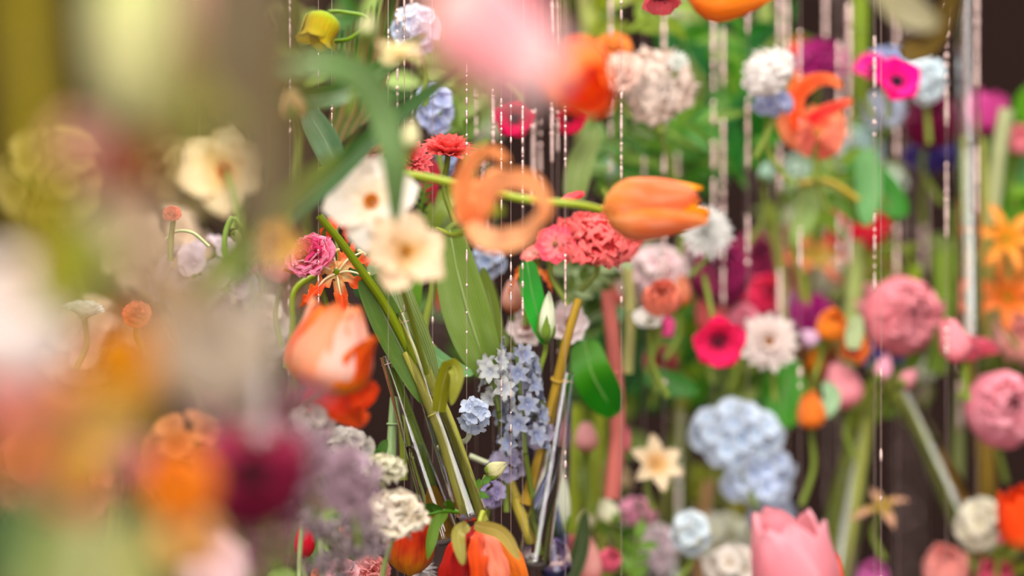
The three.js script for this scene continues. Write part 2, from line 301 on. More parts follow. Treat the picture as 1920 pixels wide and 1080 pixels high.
F.bud = (o) => {             // closed bud with sepals
  const { g, s, Q } = start(o.name ?? 'flower_bud', { ...o, back: (o.len ?? 40) * .5 }), h = (o.len ?? 40) * s, r = (o.rad ?? 14) * s;
  ring(g, Q, { n: 4, hgt: h, rad: r, tip: .2, ang: 1.1, p: .95, q: .5, ruf: .02, nu: 6, nt: 8, vars: 2 }, o.c);
  ring(g, Q, { n: 4, hgt: h * .55, rad: r * 1.08, tip: .8, ang: .55, p: .8, q: .8, nu: 4, nt: 5, vars: 1 }, { a: o.cal ?? '#7f9a45' }, 'sepal');
  autoStem(g, o, s); return g;
};
F.plume = (o) => {           // smoke-like plume: branching hairs with tiny bobbles
  const { g, s } = start(o.name ?? 'smoke_bush_plume', { ...o, cat: 'plume' }), r = (o.rad ?? 90) * s, hairs = [], bobs = [];
  const tops = []; for (let i = 0; i < (o.n ?? 22); i++) { const d = V(rr(-1, 1), rr(-.7, 1), rr(-.7, .7)).normalize().multiplyScalar(r * rr(.45, 1)); tops.push(d); stalk(g, [V(0, -r * .4, 0), V(d.x * .4, d.y * .3 - r * .1, d.z * .4), d], 1.6 * s, .8 * s, o.stalkHex ?? '#9a7f6a', 'branch', 6); }
  for (const d of tops) for (let k = 0; k < (o.hairs ?? 46); k++) {
    const b = d.clone().multiplyScalar(rr(.35, 1.05)), e = b.clone().add(V(rr(-1, 1), rr(-1, 1), rr(-1, 1)).multiplyScalar(r * .2)), c = b.clone().lerp(e, .5).add(V(rr(-1, 1), rr(-1, 1), 0).multiplyScalar(r * .04));
    const t = new THREE.TubeGeometry(new THREE.CatmullRomCurve3([b, c, e]), 3, s * (o.hair ?? 1.6), 3, false); hairs.push(t);
    const i = new THREE.IcosahedronGeometry(s * rr(2, 4.5), 0); i.translate(e.x, e.y, e.z); bobs.push(i);
  }
  part('hairs', tint(mergeGeometries(hairs), o.c.a, .3, seedN++), MAT.petal, g).userData.kind = 'stuff';
  part('seed_heads', tint(mergeGeometries(bobs), o.c.b ?? o.c.a, .3, seedN++), MAT.petal, g).userData.kind = 'stuff';
  autoStem(g, o, s); return g;
};
// stem with leaves: pts = stem points, leaves = [t, side angle, length, width]
F.sprig = (o) => {
  const P0 = at(...o.pts[0]), s = K * o.pts[0][2], g = thing(o.name ?? 'leafy_sprig', o.label, 'foliage', P0, o.group), pts = rel(g, o.pts.map((p) => at(...p))), cv = new THREE.CatmullRomCurve3(pts, false, 'centripetal');
  stalk(g, pts, (o.sr ?? 4) * s, (o.sr ?? 4) * s * .6, o.stemHex ?? o.hex);
  const n = o.n ?? 9, L = (o.L ?? 70) * s, W = (o.W ?? 24) * s;
  const hexes = o.hexes ?? [o.hex];
  for (let i = 0; i < n; i++) {
    const t = (i + 1) / n, p = cv.getPointAt(Math.min(1, t * .97)), T = cv.getTangentAt(Math.min(1, t * .97)), sd = i % 2 ? 1 : -1, a = sd * rr(.5, 1.1) * (t > .98 ? .1 : 1);
    const d = T.clone().applyAxisAngle(V(0, 0, 1), a); d.z += rr(-.35, .35); d.normalize(); const l = L * rr(.7, 1.1), dr = V(0, -(o.droop ?? .18) * l, rr(-.1, .1) * l);
    blade(g, [p, p.clone().addScaledVector(d, l * .5).addScaledVector(dr, .2), p.clone().addScaledVector(d, l).add(dr)], W * rr(.8, 1.15), hexes[i % hexes.length], { turn: rr(-.6, .6), nt: 8, p: .85, q: .7, base: .12, mid: o.mid });
  }
  return g;
};
// fern frond: fine leaflets on both sides
F.fern = (o) => F.sprig({ name: 'fern_frond', n: 26, L: 55, W: 11, sr: 3, ...o });
// single strap leaves standing or hanging by themselves
F.leaf = (o) => {
  const g = thing(o.name ?? 'strap_leaf', o.label, 'leaf', at(...o.pts[0]), o.group), s = K * o.pts[0][2];
  blade(g, rel(g, o.pts.map((p) => at(...p))), o.w * s, o.hex, { p: .8, q: .45, base: .5, fold: .2, nt: 22, name: 'blade', ...(o.o ?? {}) });
  const rib = rel(g, o.pts.map((p) => at(...p))); stalk(g, rib, o.w * s * .035, o.w * s * .012, o.rib ?? '#' + lin(o.hex).lerp(new THREE.Color(1, 1, .8), .16).getHexString(), 'midrib', 14);
  return g;
};
F.stalk = (o) => {           // bare cut stem
  const g = thing(o.name ?? 'cut_stem', o.label, 'stem', at(...o.pts[0]), o.group), s = K * o.pts[0][2], p = rel(g, o.pts.map((q) => at(...q)));
  stalk(g, p, o.w / 2 * s, (o.w1 ?? o.w) / 2 * s, o.hex, 'stalk', 16);
  const node = part('leaf_node', tint(new THREE.TorusGeometry(o.w * .47 * s, o.w * .09 * s, 6, 12), o.hex, .1, 2), MAT.stem, g), cv = new THREE.CatmullRomCurve3(p, false, 'centripetal'), T = cv.getTangentAt(.6); node.position.copy(cv.getPointAt(.6)); node.quaternion.setFromUnitVectors(V(0, 0, 1), T);
  return g;
};
const strandG = new THREE.CylinderGeometry(1, 1, 1, 6);
// conical hanging glass vial between mouth and foot
F.vial = (o) => {
  const A = at(...o.mouth), B = at(...o.foot), s = K * o.mouth[2], g = thing(o.name ?? 'glass_vial', o.label, 'vase', B, o.group), H = A.distanceTo(B), r0 = o.r0 * s, r1 = o.r1 * s, w = (o.wall ?? 3.4) * s;
  const q = new THREE.Quaternion().setFromUnitVectors(UPV, A.clone().sub(B).normalize()), P = [];
  const rad = (t) => r1 + (r0 - r1) * Math.pow(t, .9);
  for (let i = 0; i <= 8; i++) { const a = i / 8 * Math.PI / 2; P.push(new THREE.Vector2(r1 * Math.sin(a), r1 * .55 * (1 - Math.cos(a)))); }
  for (let i = 1; i <= 12; i++) { const t = i / 12; P.push(new THREE.Vector2(rad(t), r1 * .55 + (H - r1 * .55) * t)); }
  P.push(new THREE.Vector2(r0 + w * .3, H + w * .6), new THREE.Vector2(r0 - w * .5, H + w * .8));
  for (let i = 12; i >= 1; i--) { const t = i / 12; P.push(new THREE.Vector2(rad(t) - w, r1 * .55 + w * .8 + (H - r1 * .55 - w * .8) * t)); }
  for (let i = 8; i >= 0; i--) { const a = i / 8 * Math.PI / 2; P.push(new THREE.Vector2((r1 - w) * Math.sin(a), w * 1.6 + (r1 - w) * .55 * (1 - Math.cos(a)))); }
  const b = part('glass_body', new THREE.LatheGeometry(P, 40), o.mat ?? MAT.glass, g); b.quaternion.copy(q);
  if (o.water !== 0) {
    const W = [], wl = o.water ?? .6, e = w * 1.12;
    for (let i = 0; i <= 8; i++) { const a = i / 8 * Math.PI / 2; W.push(new THREE.Vector2((r1 - e) * Math.sin(a), e * 1.7 + (r1 - e) * .55 * (1 - Math.cos(a)))); }
    for (let i = 1; i <= 6; i++) { const t = i / 6 * wl; W.push(new THREE.Vector2(rad(t) - e, r1 * .55 + e + (H - r1 * .55) * t)); }
    W.push(new THREE.Vector2(0, r1 * .55 + e + (H - r1 * .55) * wl));
    const m = part('water', new THREE.LatheGeometry(W, 28), MAT.water, g); m.quaternion.copy(q);
  }
  const ringW = part('wire_collar', new THREE.TorusGeometry(r0 + w * .6, w * .22, 6, 24), MAT.wire, g); ringW.quaternion.copy(q).multiply(new THREE.Quaternion().setFromAxisAngle(V(1, 0, 0), Math.PI / 2)); ringW.position.copy(V(0, H * .96, 0).applyQuaternion(q));
  const mouth = V(0, H * .96, 0).applyQuaternion(q), hang = part('hanger', strandG, MAT.strand, g), up = CEIL - (g.position.y + mouth.y); hang.scale.set(.5 * s, up, .5 * s); hang.position.copy(mouth).add(V(0, up / 2, 0));
  return g;
};
// nylon string with droplet-like metal beads: [x, depth], beads = [[y0, y1, density], ...]
const beadG = [[1, 1.3], [1, 2.6], [.9, 4.2]].map(([a, b]) => { const g = new THREE.SphereGeometry(1, 8, 6); g.scale(a, b, a); return g; });
F.string = (o) => {
  const [x, d] = o.at, s = K * d, top = at(x, -100, d); const g = thing('beaded_string', o.label, 'string', V(top.x, CEIL, top.z), 'beaded strings hanging among the flowers');
  const yb = at(x, o.end ?? 1160, d).y, m = part('strand', strandG, MAT.strand, g); m.scale.set((o.w ?? 1.0) * .5 * s, CEIL - yb, (o.w ?? 1.0) * .5 * s); m.position.y = (yb - CEIL) / 2;
  const r = rngOf(x * 7 + 13);
  for (const [y0, y1, step] of o.beads ?? []) for (let y = y0; y < y1; y += step * (.7 + 1.2 * r())) {
    const k = Math.floor(r() * 3), b = part('bead', beadG[k], MAT.bead, g), z = (o.r ?? 2.4) * 1.1 * s * (.7 + .5 * r()); b.scale.setScalar(z); b.position.set(0, at(x, y, d).y - CEIL, 0);
  }
  return g;
};

// flower whose petals are curled ribbons, each given by its own course: petals = [[width, [points]], ...]
F.ribbons = (o) => {
  const g = thing(o.name ?? 'spider_lily', o.label, 'flower', at(...o.at), o.group), s = K * o.at[2];
  o.petals.forEach(([w, pts, c], i) => blade(g, rel(g, pts.map((p) => at(...p))), w * s, c ?? o.hexes[i % o.hexes.length], { p: o.p ?? .9, q: .4, base: .45, fold: o.fold ?? -.12, wav: o.wav ?? .16, nt: 24, name: 'petal', mid: o.mid, edge: o.edge, turn: rr(-1, 1) * (o.vary ?? .35) + (o.turn ?? 0), mat: MAT.petal }));
  if (o.core) centre(g, axisQ([0, .2, 1]), o.core * s, o.core * .6 * s, o.coreHex ?? '#8f9a38', 0, 'flower_centre');
  autoStem(g, o, s); return g;
};

// ================================================================ glass vials
F.vial({ mouth: [753, 588, 1.49], foot: [889, 980, 1.49], r0: 15, r1: 31, water: .55, label: 'clear conical glass vial holding two thick green stems, sharpest of all' });
F.vial({ mouth: [723, 668, 1.51], foot: [838, 1022, 1.51], r0: 11, r1: 30, water: .5, label: 'clear conical glass vial just left of the one with thick stems' });
F.vial({ mouth: [1062, 700, 1.57], foot: [998, 1066, 1.57], r0: 14, r1: 32, water: .6, label: 'clear glass vial with a brown-gold stem and air bubbles' });
F.vial({ mouth: [978, 690, 1.60], foot: [1046, 1085, 1.60], r0: 11, r1: 30, water: 0, mat: MAT.blueGlass, name: 'blue_glass_vial', label: 'cobalt blue glass vial beside the brown-gold stem' });
F.vial({ mouth: [1062, 740, 1.64], foot: [1040, 1100, 1.64], r0: 11, r1: 24, water: 0, mat: MAT.blueGlass, name: 'blue_glass_vial', label: 'second blue glass vial, blurred, behind the brown-gold stem' });
F.vial({ mouth: [1688, 715, 1.78], foot: [1835, 1035, 1.78], r0: 18, r1: 36, label: 'tilted glass vial with bright streaks at lower right' });
F.vial({ mouth: [1625, 755, 1.80], foot: [1558, 1110, 1.80], r0: 30, r1: 46, label: 'wide glass vial full of thick olive stems under the pink peony' });
F.vial({ mouth: [1812, -120, 1.74], foot: [1822, 650, 1.74], r0: 18, r1: 25, water: .5, name: 'glass_tube', label: 'long upright glass tube with a pale stem near the right edge' });
F.vial({ mouth: [500, 430, .98], foot: [490, 830, .98], r0: 22, r1: 40, water: .6, label: 'blurred grey glass vial left of the orange parrot tulip' });
F.vial({ mouth: [905, 300, 1.62], foot: [912, 470, 1.62], r0: 14, r1: 26, label: 'small glass vial behind the red chrysanthemums' });
F.vial({ mouth: [1278, 770, 1.84], foot: [1262, 1110, 1.84], r0: 22, r1: 40, label: 'blurred glass vial with green stems under the cream flower' });

// ================================================================ beaded strings
const B = (x, d, beads, label, o = {}) => F.string({ at: [x, d], beads, label, ...o });
B(372, 1.72, [[-40, 120, 12]], 'beaded string at the top beside the blurred brown leaf', { end: 560 });
B(541, 1.60, [[-40, 260, 16], [540, 700, 20]], 'beaded string left of the drooping yellow-green flower');
B(597, 1.49, [[60, 400, 26], [470, 600, 22]], 'beaded string running past the flame lily, left of its green centre', { end: 600 });
B(622, 1.52, [[190, 330, 12]], 'short beaded string over the teal spear leaf', { end: 420 });
B(728, 1.47, [[60, 150, 7]], 'string with pinkish beads under the small cream flower', { end: 690 });
B(745, 1.56, [[20, 330, 14]], 'beaded string left of the pale blue petals at the top');
B(758, 1.50, [[-20, 120, 10], [300, 380, 10], [540, 640, 30]], 'beaded string behind the white narcissus');
B(772, 1.58, [[-40, 70, 12], [190, 260, 12]], 'beaded string just right of the small cream flower');
B(811, 1.53, [[600, 720, 34]], 'string of sparse beads over the bent green leaf');
B(875, 1.50, [[130, 330, 14], [480, 640, 36], [660, 720, 20]], 'beaded string crossing the broad grey-green leaf');
B(893, 1.62, [[170, 260, 10], [380, 520, 13]], 'beaded string left of the orange curly flower, blurred');
B(925, 1.58, [[170, 270, 8], [640, 700, 14]], 'beaded string under the pink tulip, leftmost there', { r: 3.2 });
B(940, 1.52, [[190, 390, 12], [720, 760, 12]], 'fine beaded string in front of the orange curly flower');
B(958, 1.50, [[200, 330, 30], [480, 560, 14], [740, 860, 30]], 'finest beaded string crossing the blue hyacinth');
B(980, 1.54, [[210, 390, 8], [500, 600, 18]], 'beaded string through the hole of the orange curly flower');
B(1000, 1.64, [[210, 370, 8]], 'thick blurred beaded string right under the pink tulip', { r: 4 });
B(1013, 1.66, [[230, 370, 14]], 'blurred beaded string beside the thick one under the pink tulip', { r: 3.5 });
B(1035, 1.60, [[-40, 60, 8], [200, 300, 8]], 'beaded string below the tip of the pink tulip', { r: 3.2 });
B(1046, 1.62, [[-40, 80, 9], [210, 280, 8], [660, 720, 26], [780, 1000, 34]], 'beaded string beside the tip of the pink tulip');
B(1060, 1.55, [[200, 310, 9], [480, 590, 14], [850, 900, 20]], 'beaded string under the orange poppy');
B(1145, 1.70, [[-40, 90, 14], [110, 320, 16], [660, 720, 14]], 'blurred beaded string left of the peach carnation', { r: 3.6 });
B(1165, 1.56, [[-20, 40, 14], [180, 340, 11], [540, 580, 16]], 'sharp beaded string through the peach carnation');
B(1208, 1.74, [[120, 200, 12], [290, 330, 8]], 'faint beaded string over the peach carnation', { r: 3.4 });
B(1245, 1.72, [[-30, 240, 14], [300, 330, 8], [440, 520, 16], [720, 740, 18]], 'blurred beaded string right of centre of the peach carnation', { r: 4.2 });
B(1270, 1.80, [[300, 330, 6], [900, 960, 18]], 'blurred beaded string above the orange tulip tip', { r: 4 });
B(1338, 1.73, [[50, 130, 9], [150, 240, 16], [270, 320, 12], [340, 390, 9]], 'blurred beaded string under the top orange tulip', { r: 4 });
B(1356, 1.74, [[60, 160, 8], [230, 420, 11], [480, 560, 16]], 'blurred beaded string next to the white chrysanthemum', { r: 4 });
B(1402, 1.72, [[20, 60, 10], [195, 300, 9], [420, 500, 14]], 'blurred beaded string left of the white carnation foot', { r: 4 });
B(1462, 1.78, [[-40, 90, 9], [275, 345, 7], [520, 610, 12]], 'thick blurred beaded string right of the white carnation', { r: 5 });
B(1476, 1.76, [[-40, 110, 8]], 'second of three strings right of the white carnation', { r: 4.5 });
B(1500, 1.70, [[60, 230, 11], [430, 500, 9], [700, 730, 14]], 'beaded string in front of the red and orange lily', { r: 3.8 });
B(1548, 1.80, [[-40, 70, 9], [400, 450, 8]], 'blurred beaded string above the purple carnation', { r: 4.6 });
B(1573, 1.76, [[90, 290, 12], [420, 500, 12]], 'blurred beaded string crossing the red petals of the lily', { r: 4 });
B(1592, 1.78, [[20, 260, 10], [390, 480, 10]], 'thick blurred beaded string left of the magenta anemone', { r: 5 });
B(1640, 1.60, [[80, 270, 14], [410, 540, 12]], 'fine beaded string left of the anemone dark eye', { r: 2.8 });
B(1652, 1.56, [[700, 1100, 90]], 'bare fine string between the wide vial and the tilted vial');
B(1681, 1.80, [[-40, 100, 9], [185, 295, 7], [430, 520, 10]], 'blurred beaded string under the magenta anemone', { r: 4.8 });
B(1733, 2.00, [[370, 500, 8], [640, 760, 14]], 'faintest wide beaded string against the dark wall', { r: 5 });
B(1775, 1.66, [[-20, 240, 14], [310, 440, 9], [620, 660, 10]], 'crisp beaded string left of the upright glass tube', { r: 3.2 });
B(1800, 1.82, [[-40, 330, 13], [690, 800, 18]], 'blurred beaded string beside the upright glass tube', { r: 5 });
B(1832, 1.72, [[-20, 160, 12], [280, 400, 9]], 'beaded string right of the upright glass tube', { r: 3.8 });
for (const [x, d, where] of [[1690, 2.5, 'behind the dark blue flower'], [1560, 2.4, 'behind the wide vial'], [1710, 2.6, 'behind the tilted vial'], [1440, 2.3, 'behind the pale blue hydrangea'], [1415, 2.5, 'behind the white dahlia'], [1330, 2.3, 'behind the burgundy ranunculus'], [1095, 2.2, 'behind the salmon stem'], [660, 2.2, 'behind the curved grey-green leaf'], [820, 2.3, 'behind the bent green leaf']])
  B(x, d, [[-20, 1100, 46]], `far blurred beaded string ${where}`, { r: 2.6, w: 1.6 });

// ================================================================ sharp middle: flame lily, rose, stems and leaves in the vials
F.gloriosa({ at: [632, 512, 1.50], rad: 100, n: 7, face: [-.1, .45, .85], th0: 1.5, th1: 2.1, W: .24, jit: .55, ruf: .11, c: { a: '#ecd29a', b: '#e2461e', e: '#f07a40', k0: .14, k1: .3, k: '#f2955c', ks: .4 }, stamHex: '#efe2bc', stamR: .024, label: 'orange flame lily with pale stamens and green centre, in focus', stem: [[634, 480, 1.52], [630, 440, 1.55], [636, 395, 1.56]], stemHex: '#6d7a30', sr: 3 });
F.gloriosa({ at: [634, 400, 1.53], rad: 60, n: 5, face: [.1, .9, -.3], th0: 2.2, th1: 3.0, W: .34, c: { a: '#f0a070', b: '#ea5a34' }, stam: 0, label: 'small orange flame lily above the one in focus', stem: 0 });
F.ruffle({ name: 'rose', at: [579, 472, 1.495], rad: 52, face: [-.25, .6, .75], layers: 5, n0: 4, n1: 4, wide: .95, spread: 1.15, ruf: .12, fringe: .04, c: { a: '#d81c5e', b: '#f0709a', e: '#f8b0c4' }, c2: { a: '#c40e4c', b: '#e23c78' }, label: 'hot pink rose with paler outer petals beside the flame lily' });
F.rose({ at: [465, 500, 1.56], rad: 22, face: [-.6, .5, .4], layers: 3, c: { a: '#e26f95', b: '#efa2b8' }, label: 'small pink blossom left of the hot pink rose' });
F.rose({ at: [520, 512, 1.60], rad: 24, face: [0, .8, .5], layers: 3, c: { a: '#c94a58', b: '#dd7d86' }, label: 'small dusky red blossom under the brown bloom' });
F.stalk({ pts: [[598, 405, 1.47], [640, 455, 1.475], [690, 525, 1.48], [724, 575, 1.485], [780, 680, 1.49]], w: 14, w1: 18, hex: '#7d8c2e', label: 'slanting green stem passing in front of the flame lily into the vial' });
F.leaf({ pts: [[688, 520, 1.485], [720, 590, 1.488], [765, 680, 1.49], [800, 760, 1.49]], w: 62, hex: '#4d6a20', tip: '#6c8233', label: 'dark green strap leaf running down inside the sharp vial', o: { base: .6, mid: '#6a8436' } });
F.leaf({ pts: [[722, 470, 1.53], [735, 560, 1.52], [775, 650, 1.51], [815, 735, 1.505]], w: 84, hex: '#6d7d44', label: 'grey-green strap leaf behind the mouth of the sharp vial', o: { base: .7, mid: '#8b9860' } });
F.stalk({ pts: [[905, 978, 1.49], [880, 900, 1.49], [846, 800, 1.49], [808, 715, 1.49], [770, 640, 1.49], [745, 585, 1.49]], w: 23, w1: 17, hex: '#a9a85a', label: 'thick green stem in the sharp vial, right one' });
F.stalk({ pts: [[872, 962, 1.486], [850, 890, 1.486], [825, 810, 1.486], [795, 735, 1.488], [760, 660, 1.489]], w: 22, w1: 16, hex: '#b2ae62', label: 'thick green stem in the sharp vial, left one' });
F.stalk({ pts: [[808, 912, 1.51], [790, 840, 1.51], [765, 770, 1.51], [735, 690, 1.51]], w: 17, hex: '#74883a', label: 'green stem with a cut end inside the left vial' });
F.leaf({ pts: [[826, 1000, 1.512], [815, 930, 1.512], [800, 880, 1.512]], w: 24, hex: '#3f6420', label: 'small dark leaf under water in the left vial' });
F.leaf({ pts: [[836, 1010, 1.51], [820, 960, 1.51], [806, 905, 1.51]], w: 30, hex: '#b98a2e', label: 'amber refraction at the foot of the left vial, modelled as a coloured blade' });  // coloured blade standing in for amber light refracted by the vial foot
F.stalk({ pts: [[733, 870, 1.53], [735, 810, 1.53], [738, 745, 1.53]], w: 20, w1: 14, hex: '#a9c391', label: 'pale mint stem left of the glass vials' });
F.stalk({ pts: [[757, 900, 1.55], [756, 830, 1.55], [752, 780, 1.55]], w: 14, hex: '#a3b254', label: 'yellow-green stem between mint stem and left vial' });
F.leaf({ pts: [[822, 772, 1.46], [832, 715, 1.455], [845, 684, 1.45], [857, 700, 1.445], [846, 760, 1.44]], w: 30, hex: '#8a8a22', label: 'olive folded leaf hanging over the thick stems', o: { base: .8 } });
F.leaf({ pts: [[805, 655, 1.54], [840, 685, 1.54], [888, 702, 1.54]], w: 30, hex: '#7fae77', edge: '#cfe0c0', label: 'pale bent green leaf right of the sharp vial' });
F.stalk({ pts: [[815, 440, 1.55], [812, 540, 1.55], [797, 630, 1.55], [850, 690, 1.56]], w: 15, hex: '#9aa758', label: 'pale green upright stem above the bent leaf' });
F.leaf({ pts: [[842, 430, 1.53], [865, 540, 1.535], [895, 640, 1.54], [930, 720, 1.55]], w: 92, hex: '#7d954c', label: 'broad grey-green leaf left of the blue hyacinth', o: { p: 1.1, base: .45, mid: '#a0b078', turn: .2 } });
F.leaf({ pts: [[930, 700, 1.56], [925, 600, 1.56], [905, 500, 1.56]], w: 34, hex: '#6b7a30', label: 'narrow olive leaf behind the broad grey-green leaf' });
F.leaf({ pts: [[770, 610, 1.56], [770, 560, 1.56], [785, 490, 1.56]], w: 40, hex: '#6f9a35', label: 'light green leaf tip above the sharp vial' });
F.leaf({ pts: [[988, 490, 1.56], [1000, 560, 1.56], [1025, 650, 1.56]], w: 42, hex: '#2f8414', label: 'vivid green blade between the pale pink flowers' , o: { tip: '#2f9c1c' } });
F.bud({ at: [1026, 595, 1.55], len: 95, rad: 17, face: [.05, 1, .1], c: { a: '#b9d08a', b: '#eef0d6' }, label: 'white-green closed bud beside the vivid green blade', stemLen: 120 });
F.bud({ at: [930, 880, 1.50], len: 46, rad: 17, face: [.85, .5, .15], c: { a: '#9aa84c', b: '#e2dfae', k: '#c8a48a', ks: .3 }, cal: '#8ca046', label: 'small cream-green bud at the edge of the sharp vial', stem: [[905, 905, 1.50], [888, 925, 1.50], [860, 945, 1.50]], stemHex: '#8d9a52', sr: 4 });
F.sprig({ pts: [[850, 945, 1.49], [880, 930, 1.49], [905, 905, 1.49]], n: 5, L: 34, W: 12, sr: 2.5, hex: '#5f8a3c', label: 'tiny leafy sprig under the cream-green bud' });
F.sprig({ pts: [[858, 960, 1.475], [835, 958, 1.47], [800, 965, 1.465]], n: 6, L: 66, W: 22, sr: 4.5, hex: '#55802f', hexes: ['#55802f', '#6f8f3a'], label: 'small green sprig crossing the foot of the left vial', droop: .45 });
F.stalk({ pts: [[985, 945, 1.57], [1010, 870, 1.57], [1040, 740, 1.57], [1062, 640, 1.56], [1085, 560, 1.56]], w: 26, w1: 15, hex: '#b08f45', label: 'brown-gold stem slanting in the bubble vial' });
F.stalk({ pts: [[998, 1020, 1.565], [975, 960, 1.57], [945, 880, 1.58]], w: 22, hex: '#b3a254', label: 'straw stem under water in the bubble vial' });

// hyacinth and lavender-blue blossoms
F.spike({ at: [985, 850, 1.55], to: [968, 660, 1.55], rad: 34, fr: 32, n: 26, c: { a: '#8f98be', b: '#b6bac8', k: '#7c84a8', ks: .5 }, label: 'grey-blue hyacinth spike in the middle', stem: [[1000, 950, 1.57], [1010, 1040, 1.57]] });
F.spike({ at: [935, 770, 1.54], to: [920, 675, 1.53], rad: 18, fr: 28, n: 9, c: { a: '#b5b9c8', b: '#d5d6d4' }, label: 'paler greyish hyacinth tip behind the string', stem: [[945, 860, 1.57], [950, 960, 1.57]] });
F.cluster({ name: 'delphinium', at: [890, 780, 1.50], rx: 20, ry: 22, fr: 22, n: 12, pet: 5, W: .7, c: { a: '#b9c6e2', b: '#d6def0' }, label: 'pale blue ruffled floret left of the hyacinth', stem: [[875, 825, 1.51], [850, 830, 1.52]], stemHex: '#c4cdb4' });
F.cluster({ name: 'delphinium', at: [948, 872, 1.56], rx: 32, ry: 22, fr: 22, n: 14, pet: 5, W: .7, c: { a: '#a59bc0', b: '#c5bdd6' }, label: 'lavender florets right of the cream-green bud', stem: [[920, 870, 1.56], [880, 855, 1.56]], stemHex: '#c8ccb0' });
F.cluster({ name: 'delphinium', at: [920, 925, 1.55], rx: 20, ry: 18, fr: 20, n: 9, pet: 5, W: .7, c: { a: '#9a8cc0', b: '#c0b4d8' }, label: 'small lilac florets under the cream-green bud', stemLen: 100 });
F.anemone({ name: 'cosmos', at: [1012, 815, 1.56], rad: 34, face: [.3, -.4, .85], th1: 1.7, eye: '#a87f86', c: { a: '#a796bf', b: '#c3b8cc' }, label: 'drooping lilac petals at the hyacinth foot', stem: 0 });
F.cluster({ name: 'delphinium', at: [915, 492, 1.62], rx: 26, ry: 26, fr: 20, n: 14, c: { a: '#8f9fc8', b: '#bcc8dc' }, label: 'blue-grey florets beside the orange curly flower' });

// pale pink pair behind the hyacinth, salmon blooms
F.mum({ name: 'cherry_blossom', at: [985, 610, 1.60], rad: 44, layers: 2, n: 7, w: .75, p: 1.3, face: [-.2, .3, .9], c: { a: '#e8bcb6', b: '#f8e8e6' }, eye: '#d69a8a', label: 'pale pink blossom left of the white-green bud' });
F.mum({ name: 'cherry_blossom', at: [1068, 605, 1.60], rad: 46, layers: 2, n: 7, w: .75, p: 1.3, face: [.3, .2, .9], c: { a: '#e8c2c4', b: '#f8eaea' }, eye: '#d69a8a', label: 'pale pink blossom right of the white-green bud' });
F.tulip({ at: [960, 555, 1.60], len: 70, rad: 22, face: [0, 1, .1], c: { a: '#c9764a', b: '#eab4a2' }, label: 'small peach tulip bud beside the vivid green blade' });
F.tulip({ at: [829, 545, 1.58], len: 85, rad: 20, face: [-.1, -1, .2], c: { a: '#a8541e', b: '#c2602a', e: '#efc9c0' }, label: 'rust orange hanging bud left of the broad leaf' });

// ================================================================ centre: tulip, curly flower, coral flowers
F.tulip({ at: [1226, 386, 1.385], len: 198, rad: 63, tip: .62, face: [1, .07, .2], ruf: .08, q: .36, c: [{ a: '#e49a5c', b: '#e87c52', e: '#f0a04c', es: .5, k: '#f4b498', ks: .6 }, { a: '#e09050', b: '#e4704a', k: '#f0a084', ks: .5 }], c2: { a: '#e08c3c', b: '#f2a23c' }, label: 'large orange tulip lying on its side in the middle', stem: [[1080, 383, 1.38], [985, 374, 1.38], [880, 350, 1.39], [770, 328, 1.40], [600, 318, 1.44]], stemHex: '#98a544', sr: 7 });
F.ribbons({ at: [935, 395, 1.26], hexes: ['#f6a072', '#f8b086', '#f09060'], mid: '#fccaa4', edge: '#f2a060', p: .75, label: 'peach orange flower with curled ring-like petals', petals: [
  [42, [[905, 420, 1.31], [915, 365, 1.29], [950, 338, 1.27], [1000, 345, 1.26], [1022, 390, 1.26], [1000, 430, 1.27]]],
  [50, [[890, 410, 1.31], [905, 440, 1.29], [945, 450, 1.27], [990, 435, 1.26], [1015, 400, 1.25]]],
  [38, [[885, 420, 1.31], [868, 380, 1.30], [872, 330, 1.29], [890, 295, 1.28], [925, 285, 1.27], [955, 305, 1.27]]],
  [32, [[900, 400, 1.32], [905, 360, 1.31], [925, 330, 1.31], [950, 320, 1.32]]],
  [36, [[880, 420, 1.32], [870, 400, 1.31], [880, 360, 1.31], [905, 340, 1.31]]]], core: 10, stem: [[895, 420, 1.36], [860, 440, 1.40], [820, 430, 1.50]], stemHex: '#8c9838' });

F.ruffle({ at: [1118, 432, 1.57], rad: 92, face: [.15, .8, .55], layers: 5, n1: 7, wide: .6, ruf: .17, fringe: .2, spread: 1.5, c: { a: '#dc3448', b: '#f06468', e: '#f8908a' }, label: 'coral red carnation behind the orange tulip' });
F.ruffle({ at: [1172, 458, 1.62], rad: 55, face: [.5, -.4, .7], layers: 3, c: { a: '#e03a4c', b: '#f0666a', e: '#f79c92' }, label: 'coral red carnation head drooping under the orange tulip' });
F.mum({ name: 'phlox', at: [1040, 455, 1.56], rad: 42, layers: 1, n: 8, w: .8, p: 1.3, t0: 1.2, t1: 1.3, face: [-.1, .2, 1], c: { a: '#f0a2a0', b: '#ec5f72', k: '#f4b0b0' }, eye: '#d8a868', eyeR: .1, label: 'salmon pink flat blossom below the curled orange flower' });
F.mum({ name: 'phlox', at: [998, 470, 1.58], rad: 30, layers: 1, n: 7, w: .8, p: 1.3, face: [-.4, .7, .5], c: { a: '#f2b2a6', b: '#f08a84' }, label: 'small salmon blossom left of the flat salmon one' });
F.anemone({ name: 'poppy', at: [1076, 372, 1.56], rad: 30, face: [-.3, .8, .3], c: { a: '#e2415a', b: '#ef6a70' }, label: 'small coral flower tip above the tulip stem', stem: 0 });
F.gloriosa({ name: 'flame_lily', at: [995, 505, 1.58], rad: 66, n: 5, face: [0, .9, .3], th0: 1.6, th1: 2.8, W: .3, c: { a: '#f2a060', b: '#ef7d48' }, stam: 0, label: 'orange hanging petals under the salmon blossoms' });
